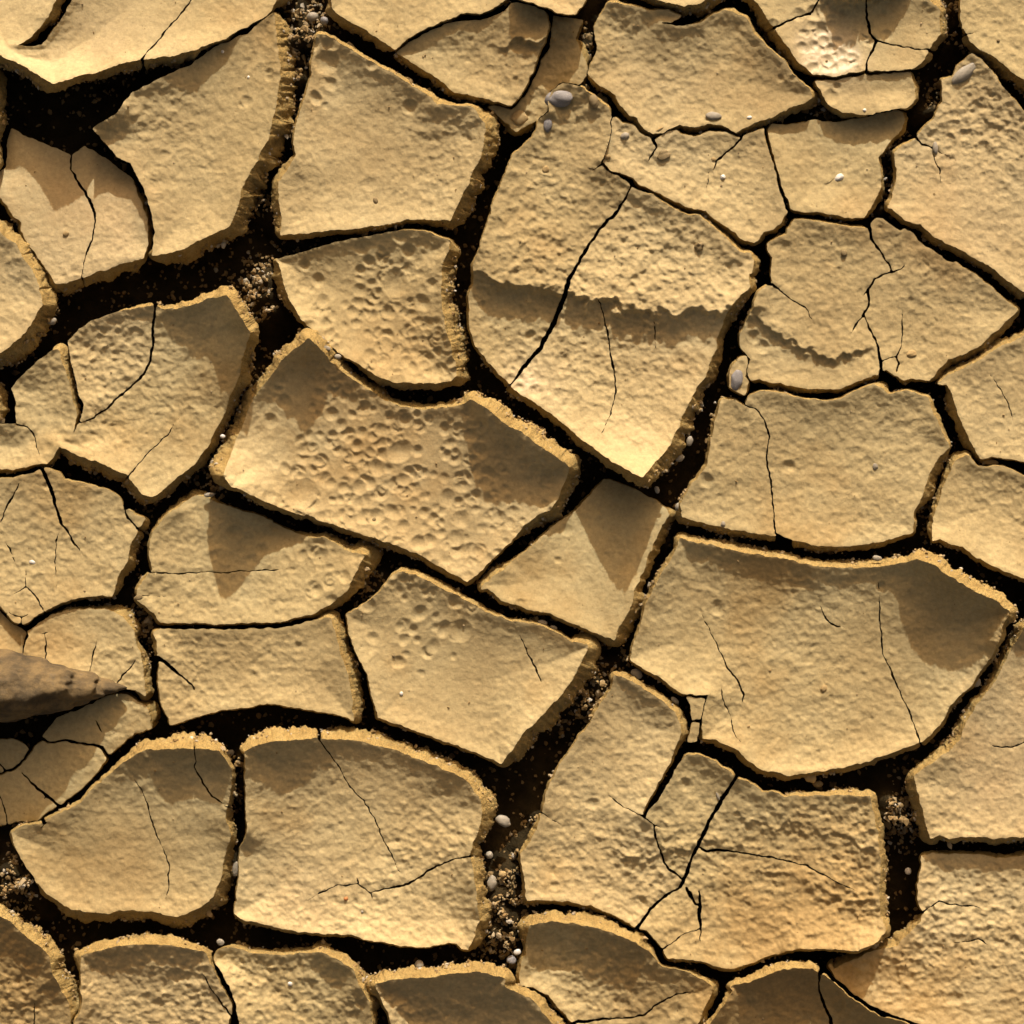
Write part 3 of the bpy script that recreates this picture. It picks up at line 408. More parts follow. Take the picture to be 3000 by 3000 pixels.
def crater(a, b, r, k):
    sl = win(a - 1.6 * r, a + 1.6 * r, b - 1.6 * r, b + 1.6 * r)
    if U[sl].size == 0: return
    e = 0.85 + 0.3 * rng.random(); q = rng.random() * PI
    du = U[sl] - a; dv = V[sl] - b
    x = (du * math.cos(q) + dv * math.sin(q)) / e; y = (-du * math.sin(q) + dv * math.cos(q)) * e
    d = np.sqrt(x * x + y * y) / r
    bowl = -1.1 * k * r * np.clip(1 - d * d, 0, 1) ** 1.15
    old = DIMPLE[sl]; rim = 0.16 * k * r * np.exp(-((d - 1.06) / 0.12) ** 2)
    DIMPLE[sl] = np.where(d < 1, bowl + 0.12 * np.minimum(old, 0), np.where(old > -0.3, np.maximum(old, rim), old + 0.5 * rim))
dens = gsum([(1020, 1420, 110, .8), (1280, 1480, 110, .8), (1180, 1300, 130, 1.0), (1100, 1420, 150, 1), (1350, 1380, 130, .9), (1150, 970, 110, 1.1), (1060, 1000, 100, .9), (1000, 1500, 120, .7), (1300, 1550, 100, .9),
    (1540, 1080, 60, 1.1), (1250, 1750, 110, .6), (1000, 1650, 60, 0.9), (2430, 130, 80, .7), (950, 1200, 100, .4), (1200, 880, 90, .7), (1480, 1400, 80, .5), (900, 250, 80, .25), (1060, 900, 60, .7), (1200, 1000, 70, .9), (860, 1560, 70, .3), (2440, 80, 80, .25)], 0.003)
for k in range(14000):
    a, b = rng.uniform(LO, HI, 2)
    i = int((a - LO) / CS); j = int((b - LO) / CS)
    if rng.random() < dens[j, i]:
        r = 11.5 + 15 * rng.random() ** 1.6
        crater(a, b, r, rng.uniform(0.20, 0.36))
for a, b, r, k in [(878, 1446, 50, .13), (1170, 1322, 36, .24), (1187, 1231, 22, .34), (1350, 1848, 33, .18), (1267, 1895, 22, .18), (957, 182, 36, .2), (2235, 1017, 20, .3),
    (2208, 986, 20, .3), (2413, 120, 18, .3), (2436, 142, 19, .34), (2426, 178, 20, .25), (2469, 38, 16, .35), (2378, 74, 15, .3), (2470, 186, 18, .22), (2009, 2299, 21, .2), (1707, 2432, 19, .12),
    (1082, 2050, 24, .1), (1140, 2200, 20, .1), (1080, 765, 18, .3), (1160, 830, 40, .2), (1060, 2950, 20, .3), (1183, 1405, 22, .2), (1420, 1415, 20, .22), (1070, 1565, 30, .2), (450, 545, 20, .15),
    (735, 1980, 20, .1), (1150, 1500, 24, .25), (1080, 540, 22, .16), (2300, 720, 18, .12), (2700, 1500, 24, .1), (2500, 950, 22, .1), (2130, 850, 24, .12), (1845, 840, 18, .2), (2680, 2120, 22, .12)]:
    crater(a, b, r, k)
def ridge(pts, A, Lf, drop=16):
    xs, ys = np.array(pts).T
    yr = np.interp(U, xs, ys) + 26 * perlin(U, V, 75, 31) + 15 * perlin(U, V, 28, 32) + 7 * perlin(U, V, 13, 33)
    s = yr - V
    tap = np.clip((U - xs[0]) / 80, 0, 1) * np.clip((xs[-1] - U) / 80, 0, 1)
    return A * tap * np.where(s > 0, np.exp(-s / Lf), np.exp(np.minimum(s, 0) / drop))
RID = ridge([(1340, 770), (1440, 800), (1500, 825), (1640, 856), (1800, 888), (1960, 915), (2090, 905), (2260, 880)], 42, 260, 34)
RID += ridge([(2170, 900), (2230, 945), (2300, 990), (2400, 1030), (2480, 1045), (2580, 1020)], 15, 120, 10)
RID += ridge([(1440, 120), (1560, 130), (1640, 90), (1700, 60)], 24, 120)
RID += ridge([(2390, -40), (2450, -25), (2500, 0), (2560, -20), (2640, -25), (2700, -60)], 62, 60)  # unseen ridge added past the top edge to cast a shadow downwards
RID += ridge([(1100, 2950), (1250, 2960), (1400, 2920), (1520, 2900)], 12, 100)
RID += ridge([(1760, 2500), (1860, 2520), (1960, 2500), (2080, 2460), (2180, 2430)], 9, 100)
RID += ridge([(2100, 2380), (2250, 2410), (2420, 2430), (2520, 2480), (2620, 2500)], 9, 100)
RID += ridge([(2180, 2530), (2300, 2560), (2450, 2620), (2600, 2660)], 7, 80)
dd = np.maximum(F, 0)
edge = 1 - 0.8 * np.exp(-np.maximum(F0, 0) / 9)
DIMPLE = 0.5 * DIMPLE + 0.5 * blur(DIMPLE)
Z = ZB + 5 * perlin(U, V, 240, 41) + ROUGH * LUMP * edge + DIMPLE + RID - 1.5 * np.exp(-dd / 3.0)
Zs = Z
gy, gx = np.gradient(F, CS)
gl = np.hypot(gx, gy) + 1e-6
gsx, gsy = gx / gl, gy / gl
BF = F
for _ in range(7): BF = blur(BF)
by_, bx_ = np.gradient(BF, CS); bl = np.hypot(bx_, by_) + 1e-6; NX, NY = -bx_ / bl, -by_ / bl

# ---------------------------------------------------------------- split into slabs
vin = F > 0
cell = vin[:-1, :-1] & vin[1:, :-1] & vin[:-1, 1:] & vin[1:, 1:]
same = (OWN[:-1, :-1] == OWN[1:, 1:]) & (OWN[1:, :-1] == OWN[:-1, 1:]) & (OWN[1:, :-1] == OWN[1:, 1:])
cell &= same
OC = OWN[:-1, :-1]
lab = np.full(cell.shape, -1)
runs = []; parent = []
def find(a):
    while parent[a] != a:
        parent[a] = parent[parent[a]]; a = parent[a]
    return a
prev = []
for j in range(cell.shape[0]):
    row = np.where(cell[j], OC[j], -1)
    ch = np.flatnonzero(np.diff(row)) + 1
    st = np.concatenate(([0], ch)); en = np.concatenate((ch, [len(row)]))
    cur = []
    for s, e in zip(st, en):
        o = row[s]
        if o < 0: continue
        k = len(parent); parent.append(k); runs.append((j, s, e))
        for (s2, e2, o2, k2) in prev:
            if o2 == o and s2 < e and s < e2:
                a, b = find(k), find(k2)
                if a != b: parent[max(a, b)] = min(a, b)
        cur.append((s, e, o, k))
    prev = cur
for k, (j, s, e) in enumerate(runs): lab[j, s:e] = find(k)
ids, counts = np.unique(lab[lab >= 0], return_counts=True)
comps = [i for i, n in zip(ids, counts) if n > 45]

# ---------------------------------------------------------------- mesh helpers
def world_pt(u, v, z):
    s = (HC - z) / HC * PX       # the point seen at photograph pixel u, v that lies z above the mean surface
    return np.stack([(u - 1500) * s, (1500 - v) * s, z * PX], -1)
def mesh(name, co, quads=None, tris=None, smooth=True, material=None, tone=None, damp=None):
    me = bpy.data.meshes.new(name)
    me.vertices.add(len(co)); me.vertices.foreach_set('co', np.ascontiguousarray(co, dtype=np.float32).ravel())
    F_ = quads if quads is not None else tris; n = F_.shape[1]
    me.loops.add(F_.size); me.loops.foreach_set('vertex_index', F_.astype(np.int32).ravel())
    me.polygons.add(len(F_))
    me.polygons.foreach_set('loop_start', np.arange(0, F_.size, n, dtype=np.int32))
    me.polygons.foreach_set('use_smooth', np.full(len(F_), smooth))
    if tone is not None:
        a = me.attributes.new('tone', 'FLOAT', 'POINT'); a.data.foreach_set('value', tone.astype(np.float32))
    if damp is not None:
        a = me.attributes.new('damp', 'FLOAT', 'POINT'); a.data.foreach_set('value', damp.astype(np.float32))
    me.update(calc_edges=True)
    if material: me.materials.append(material)
    return me
def link(name, me, parent=None, loc=None):
    o = bpy.data.objects.new(name, me); scene.collection.objects.link(o)
    if loc is not None: o.location = loc
    if parent: o.parent = parent
    return o
# a small lump of icosphere type for grit
def ico(sub):
    t = (1 + 5 ** .5) / 2
    v = [(-1, t, 0), (1, t, 0), (-1, -t, 0), (1, -t, 0), (0, -1, t), (0, 1, t), (0, -1, -t), (0, 1, -t), (t, 0, -1), (t, 0, 1), (-t, 0, -1), (-t, 0, 1)]
    f = [(0, 11, 5), (0, 5, 1), (0, 1, 7), (0, 7, 10), (0, 10, 11), (1, 5, 9), (5, 11, 4), (11, 10, 2), (10, 7, 6), (7, 1, 8), (3, 9, 4), (3, 4, 2), (3, 2, 6), (3, 6, 8), (3, 8, 9), (4, 9, 5), (2, 4, 11), (6, 2, 10), (8, 6, 7), (9, 8, 1)]
    v = [np.array(p) / np.linalg.norm(p) for p in v]
    for _ in range(sub):
        cache = {}; nf = []
        def mid(a, b):
            k = (min(a, b), max(a, b))
            if k not in cache:
                m = v[a] + v[b]; v.append(m / np.linalg.norm(m)); cache[k] = len(v) - 1
            return cache[k]
        for a, b, c in f:
            x, y, z = mid(a, b), mid(b, c), mid(c, a); nf += [(a, x, z), (b, y, x), (c, z, y), (x, y, z)]
        f = nf
    return np.array(v), np.array(f)
I0V, I0F = ico(0)
def grains(uvz, rad):
    """grit: one mesh of little uneven lumps, positions in photograph pixels and height"""
    n = len(uvz); c = world_pt(uvz[:, 0], uvz[:, 1], uvz[:, 2])
    V_ = I0V[None] * (1 + 0.28 * rng.standard_normal((n, 12, 1))).clip(.5, 1.6)
    sc = np.stack([rng.uniform(.75, 1.35, n), rng.uniform(.65, 1.1, n), rng.uniform(.55, .95, n)], -1)[:, None, :] * rad[:, None, None] * PX
    V_ = V_ * sc; a = rng.uniform(0, 2 * PI, n); b = rng.uniform(-.7, .7, n)
    ca, sa, cb, sb = np.cos(a)[:, None], np.sin(a)[:, None], np.cos(b)[:, None], np.sin(b)[:, None]
    x, y, z = V_[..., 0], V_[..., 1], V_[..., 2]
    y, z = y * cb - z * sb, y * sb + z * cb
    x, y = x * ca - y * sa, x * sa + y * ca
    co = np.stack([x, y, z], -1) + c[:, None, :]
    fa = I0F[None] + (np.arange(n) * 12)[:, None, None]
    tone = np.repeat(rng.random(n) ** 1.1, 12)
    return co.reshape(-1, 3), fa.reshape(-1, 3), tone

# ---------------------------------------------------------------- slabs of mud
# clay that is still damp and ochre in places (positive) or paler (negative)
DAMP_SHADE = gsum([(1150, 980, 130, .55), (1200, 1380, 210, .5), (2380, 2740, 170, .7), (2450, 2560, 200, .5), (2150, 2780, 120, .5), (2350, 2900, 130, .9), (1850, 2950, 140, .6), (1300, 2900, 150, .3), (100, 2900, 180, .6), (620, 2780, 200, .25),  # bumpy lower right plate browned to stand in for shading of its relief
    (60, 1930, 110, 1.1), (330, 2560, 110, .4), (1550, 170, 110, .5), (1180, 2230, 120, .35), (2640, 100, 90, .45), (2660, 2150, 110, .35), (2400, 230, 60, .35), (1080, 420, 110, .3), (700, 90, 70, .3),
    (2430, 150, 75, -1.6), (1530, 1130, 70, -.8), (250, 60, 200, -.35), (2850, 600, 220, -.2), (1900, 300, 150, -.25), (2100, 1000, 200, -.1), (300, 700, 200, -.3), (2900, 2200, 180, -.35), (850, 2650, 120, -.35)], 0.0)
LABELS = {
 (2560, 3060): 'narrow wholly shaded plate at the bottom edge right of a black crack',
 (2380, 2930): 'shaded plate at the bottom edge left of a black crack, ochre lit low down',
 (163, -48): 'smooth plate filling the top left corner, raised above a wide black crack',
 (1481, -89): 'plate at the top edge above the curved crack left of the dark gap',
 (1300, 140): 'plate at the top with a pointed lower tongue between two curving cracks, half shaded',
 (1705, -115): 'small dark tongue of crust at the top edge above the narrow shaded plate',
 (1900, -130): 'plate cut by the top edge whose broken underside overhangs the six-sided pitted plate',
 (2345, -112): 'small wedge of crust at the top edge left of the shiny dimpled piece',
 (2326, 64): 'shiny piece with deep bubble-like dimples near the top edge',
 (2563, -38): 'shaded piece at the top edge right of the shiny dimpled piece',
 (2905, -3): 'smooth plate in the top right corner beyond the gravelly crack',
 (1891, 208): 'broad plate near the top carrying a small oval pale pebble on its lower edge',
 (1692, 211): 'narrow shaded plate at the top running down to the large blue-grey pebble',
 (547, 387): 'tall bumpy plate on the left with a gritty ochre right side',
 (982, 441): 'large pale upright plate left of the central plate, pointed at the top',
 (2592, 169): 'small triangular piece under the shiny dimpled piece, cut off by thin cracks',
 (-38, 329): 'rough clod of mud at the left edge beside the wide black crack',
 (2784, 563): 'large bumpy plate at the right with a long white and grey stone near its tip',
 (2419, 273): 'small lens-shaped plate between two gravelly cracks below the shiny dimpled piece',
 (1532, 656): 'west piece of the big central plate crossed by a ragged shadow step',
 (1869, 800): 'east piece of the central plate with the ragged shadow, two hair cracks in it',
 (2326, 470): 'squarish plate with a starry little pebble near its centre',
 (2140, 502): 'plate with short cracks, a brown flat stone and a bright white chip on it',
 (32, 592): 'left part of the low sunken plate below the wide black gap',
 (406, 624): 'narrow right part of the low sunken plate, bounded by two curved cracks',
 (-124, 848): 'plate at the left edge with a broad ochre side, below the sunken plate',
 (2694, 902): 'right part of the plate split by the zigzag crack, pointed at the right',
 (2480, 912): 'left part of the plate split by the zigzag crack, with faint wavy shadows',
 (1267, 876): 'fan-shaped plate covered with raindrop dimples, rounded at the bottom',
 (169, 1219): 'large plate at the left with a deeply shaded raised corner and a lit gritty rim',
 (355, 1036): 'upper left lobe of the large left plate, set off by a curved crack',
 (3008, 1158): 'pale plate at the right edge above the short crack holding a pale stone',
 (742, 1366): 'big dimpled plate at the centre left with two raised shaded corners',
 (2172, 1101): 'small chunk of mud in the crack with a grey pebble embedded in it',
 (-51, 1177): 'ochre block of mud at the left edge between two black cracks',
 (2476, 1350): 'larger right part of the six-sided plate with one thin vertical crack, right of centre',
 (2163, 1404): 'narrow left part of the six-sided plate, left of the thin vertical crack',
 (2921, 1539): 'plate at the right edge with a pointed top, behind a gravelly crack',
 (-211, 1574): 'plate at the left edge with many hair cracks and one small white pebble',
 (1827, 1648): 'smooth low plate at the centre under a large pointed shadow',
 (752, 1664): 'plate with a pointed shadow and one thin horizontal crack, left of centre',
 (416, 1519): 'small flake at the crack junction left of the plate with the horizontal crack',
 (2867, 1897): 'largest plate, at the right, dish-shaped with a dark shaded upper right corner',
 (1500, 1945): 'plate right of the middle with shallow dimples at its top and one thin crack',
 (67, 1850): 'ochre mud film at the left edge lying against the half-buried rock',
 (2950, 2270): 'plate at the right edge whose lower left corner stands beside the deep upright crack',
 (284, 1904): 'rounded small plate above the half-buried rock, with three short cracks',
 (880, 1961): 'oblong plate with a sandy ochre strip along its right side',
 (1728, 2393): 'plate right of the wide black gravelly crack, ending in a round bottom edge',
 (428, 2117): 'small plate with a pointed left tip just right of the half-buried rock',
 (2054, 2067): 'small square piece broken off the largest plate at its lower left',
 (2035, 2144): 'smaller rectangular chip below the small square piece by the largest plate',
 (-224, 2211): 'small shaded plate at the left edge directly below the half-buried rock',
 (1353, 2470): 'large bottom plate left of the gravel crack, with two forked cracks',
 (-108, 2313): 'shaded wedge-shaped plate at the left edge above the bowl-shaped plate',
 (115, 2460): 'bowl-shaped plate at the lower left with one long wavy crack',
 (1923, 2361): 'wedge-shaped piece between two dark straight cracks, narrowing downwards',
 (2512, 2588): 'very bumpy square plate at the lower right with an ochre lit right side',
 (2928, 2819): 'bumpy plate filling the lower right corner',
 (140, 2969): 'plate in the lower left corner with a wide lit ochre rim studded with gravel',
 (1660, 2947): 'plate at the bottom edge with a rounded lit rim, left of the forked crack',
 (230, 3020): 'second rippled plate along the bottom edge',
 (745, 3017): 'third rippled plate along the bottom edge, upper right corner curled',
 (1360, 3062): 'mostly shaded plate at the bottom edge below the gravel-filled crack',
}
t = math.radians
PEBBLES = [
 (1639, 289, 43, 25, t(4), 'grey', 'largest blue-grey pebble, half sunk in the tip of the central plate'),
 (1606, 366, 13, 23, t(-8), 'grey', 'blue-grey pebble just below the largest blue-grey pebble'),
 (2090, 341, 23, 12.5, t(-3), 'pale', 'oval pale grey pebble with a thin crack running from its right end'),
 (2196, 344, 8, 4.5, 0, 'white', 'tiny white pebble at the end of the thin crack'),
 (1831, 398, 13, 10, t(20), 'pale', 'small speckled pale pebble right of the thin upright crack near the top'),
 (1780, 460, 9, 8, 0, 'mud', 'little mud-coated pebble wedged at the kink of the thin upright crack'),
 (1945, 455, 18, 15, t(35), 'brown', 'flat brown stone lying on the plate with short cracks', dict(flat=0.4, rough=.2)),
 (1598, 498, 9, 12, t(-20), 'mud', 'mud-coated stone alone on the upper part of the central plate'),
 (2118, 519, 8, 7, t(30), 'white', 'bright white chip on the plate with short cracks', dict(rough=.2)),
 (2090, 467, 8, 6, 0, 'mud', 'small pebble beside the forked crack above the white chip'),
 (1932, 379, 15, 5, t(35), 'mud', 'thin slanting mud flake on the rim of the crack below the broad top plate', dict(flat=.8)),
 (1740, 298, 15, 21, t(10), 'brown', 'brown stone sunk in the crust right of the largest blue-grey pebble', dict(sink=.6)),
 (1714, 255, 14, 8, t(-25), 'mud', 'muddy pebble on the gritty rim at the tip of the central plate'),
 (1770, 296, 10, 13, t(10), 'mud', 'muddy pebble on the rim of the crack right of the sunk brown stone'),
 (1757, 280, 8, 8, 0, 'mud', 'round muddy pebble topmost on the rim right of the sunk brown stone'),
 (1519, 345, 24, 21, 0, 'mud', 'round pebble coated in mud at the tip of the narrow shaded plate', dict(flat=.3, sink=.4)),
 (2048, 722, 14, 13, 0, 'brown', 'rough brown clod on the right of the central plate', dict(name='mud_clod', flat=.9, rough=.2)),
 (2458, 520, 14, 9, t(30), 'white', 'whitish pebble in the middle of the squarish plate with tiny cracks round it'),
 (2740, 432, 9, 18, t(3), 'pale', 'upright oval pebble at the meeting of thin cracks on the large right plate'),
 (2830, 212, 50, 19, t(38), 'pale', 'long white and grey stone at the tip of the large right plate', dict(sink=.45)),
 (2533, 323, 5, 5, 0, 'white', 'tiny white pebble on the lens-shaped plate'),
 (2473, 743, 8, 10, t(-20), 'brown', 'small dark stone on the left part of the plate split by the zigzag crack'),
 (2925, 119, 5, 5, 0, 'brown', 'tiny dark stone on the smooth top right plate'),
 (2159, 1112, 17, 29, t(-12), 'grey', 'grey-violet pebble embedded in the small chunk of mud in the crack'),
 (2672, 1038, 16, 10, t(8), 'mud', 'flat angular clod near the lower end of the zigzag crack', dict(name='mud_clod', rough=.2)),
 (2564, 1367, 8, 9, 0, 'pale', 'small pale pebble alone on the six-sided plate'),
 (2118, 1535, 7, 8, 0, 'pale', 'pale round pebble at the bottom left of the six-sided plate'),
 (1866, 1975, 18, 15, t(-35), 'pale', 'pale pebble in the crack at the tip left of the largest plate', dict(z=-28)),
 (1590, 1824, 14, 8, t(-10), 'pale', 'flat pale pebble on the rim of the crack above the plate with shallow dimples', dict(z=-8)),
 (1622, 1838, 10, 6, t(-20), 'pale', 'smaller pale pebble right of the flat pale pebble on the same rim', dict(z=-12)),
 (1977, 2052, 13, 7, t(-40), 'pale', 'pale pebble on the rim near the small square broken piece', dict(z=-20)),
 (915, 48, 17, 13, 0, 'pale', 'large pale pebble deep in the gravelly crack at the top', dict(z=-60, sink=.2, flat=.8)),
 (951, 60, 12, 11, 0, 'grey', 'grey pebble right of the large pale pebble in the top crack', dict(z=-25, sink=.2, flat=.8)),
 (1100, 588, 7, 10, t(15), 'brown', 'dark stone near the bottom of the large pale upright plate'),
 (1474, 2405, 26, 17, t(-30), 'pale', 'biggest pale pebble in the crack right of the large bottom plate', dict(z=-30, sink=.3, flat=.8)),
 (1228, 2825, 12, 12, 0, 'pale', 'pale pebble on the rim of the mostly shaded bottom plate', dict(z=0, sink=.3, flat=.8)),
 (1441, 2587, 13, 22, t(-5), 'pale', 'tall pale pebble on the right side of the large bottom plate', dict(z=-45, sink=.2, flat=.8)),
 (1434, 2506, 10, 11, 0, 'pale', 'pale pebble above the tall one on the right side of the large bottom plate', dict(z=-40, sink=.2, flat=.8)),
 (1472, 2562, 12, 11, 0, 'mud', 'muddy pebble in the gravel right of the tall pale pebble', dict(z=-50, sink=.2, flat=.9)),
 (1498, 2812, 13, 13, 0, 'grey', 'grey pebble at the bottom end of the gravel-filled crack', dict(z=-25, sink=.2, flat=.8)),
 (1515, 2790, 11, 9, t(20), 'white', 'white pebble just above the grey one at the end of the gravel crack', dict(z=-20, sink=.2)),
 (2660, 2552, 10, 11, 0, 'white', 'single white pebble in the deep upright crack at the lower right', dict(z=-80, sink=.2, flat=.9)),
 (2372, 2277, 18, 13, t(-30), 'mud', 'tan clod hanging on the lower rim of the largest plate', dict(name='mud_clod', rough=.22, z=-22, flat=.8)),
 (2398, 2298, 13, 9, 0, 'brown', 'brown clod in the crack under the tan clod', dict(name='mud_clod', rough=.22, z=-45, flat=.8)),
 (690, 2546, 10, 22, t(-5), 'pale', 'pale stone wedged in the upright crack right of the bowl-shaped plate', dict(z=-25, sink=.3)),
 (95, 1647, 10, 6, t(-20), 'white', 'small white pebble on the left plate with hair cracks'),
 (405, 1750, 13, 8, t(15), 'brown', 'dark flake on the lower left tip of the plate with the horizontal crack', dict(flat=.3)),
 (2569, 1635, 14, 8, t(-10), 'pale', 'pale pebble on the upper rim of the largest plate', dict(z=5, sink=.3)),
 (2863, 2000, 10, 14, t(-20), 'pale', 'pale pebble on the lower right rim of the largest plate', dict(z=-15, sink=.3)),
 (2413, 2018, 9, 12, t(-20), 'mud', 'small clod in a hollow of the largest plate', dict(name='mud_clod', rough=.2)),
 (2020, 1292, 10, 15, t(-10), 'pale', 'larger pale pebble on the gritty right side of the central plate', dict(z=-20, sink=.2)),
 (1992, 1342, 14, 10, t(30), 'pale', 'pale pebble below the larger one on the gritty side of the central plate', dict(z=-25, sink=.2)),
 (1925, 1435, 7, 12, t(10), 'pale', 'upright pale pebble at the bottom corner of the central plate', dict(z=-10, sink=.2)),
 (1990, 1484, 13, 12, 0, 'pale', 'round pale pebble low in the crack right of the shaded smooth plate', dict(z=-30, sink=.2, flat=.8)),
 (2900, 1354, 26, 9, t(-3), 'mud', 'long tan stone lying in the crack at the right edge', dict(z=-30, sink=.3)),
 (1013, 2633, 6, 6, 0, 'red', 'tiny reddish stone on the large bottom plate', dict(flat=.8)),
 (1061, 2671, 4, 4, 0, 'pale', 'tiny pale pebble right of the reddish stone'),
 (990, 1045, 11, 8, t(-10), 'pale', 'white-edged pebble on the gritty rim of the big dimpled plate, higher one', dict(z=30, sink=.2)),
 (958, 1021, 11, 7, t(-15), 'pale', 'pebble at the gritty top corner of the big dimpled plate', dict(z=36, sink=.2)),
 (613, 1449, 15, 7, t(5), 'pale', 'flat pale pebble where the crack opens left of the big dimpled plate', dict(z=-15, sink=.3)),
 (652, 1279, 7, 6, 0, 'white', 'white pebble on the left rim of the big dimpled plate', dict(z=5, sink=.3)),
 (646, 2760, 12, 10, t(-20), 'pale', 'pale stone at the crack between two rippled bottom plates', dict(z=5, sink=.3)),
 (652, 151, 4.5, 4.5, 0, 'white', 'tiny white pebble on the tall bumpy plate, upper one'),
 (728, 226, 4, 4, 0, 'white', 'tiny white pebble on the tall bumpy plate, lower one'),
 (193, 685, 9, 8, 0, 'mud', 'round mud-coated pebble on the left part of the low sunken plate'),
 (154, 942, 13, 10, t(30), 'pale', 'pale stone stuck in the ochre side of the left edge plate', dict(z=-30, sink=.3)),
 (1176, 2032, 5, 6, 0, 'white', 'tiny white pebble in the middle of the plate with shallow dimples'),
 (1153, 1921, 5, 5, 0, 'brown', 'tiny brown stone below the dimples of the plate right of the middle'),
 (1096, 1523, 5, 7, t(-10), 'brown', 'dark grain in a dimple of the big dimpled plate'),
 (2103, 2332, 4, 11, t(20), 'pale', 'thin pale chip on the wedge-shaped piece beside the dark straight crack', dict(sink=.3)),
 (850, 2882, 7, 6, 0, 'white', 'white chip on the third rippled plate from the left'),
 (-85, 2008, 430, 108, t(-1), 'rock', 'large mud-stained rock half buried at the left edge, dark on its lower side', dict(name='rock', z=0, flat=165, sink=.5, rough=.03, lumps=1)),
]
PEBBLES = [tuple(list(a[:7]) + [a[7] if len(a) > 7 else {}]) for a in PEBBLES]

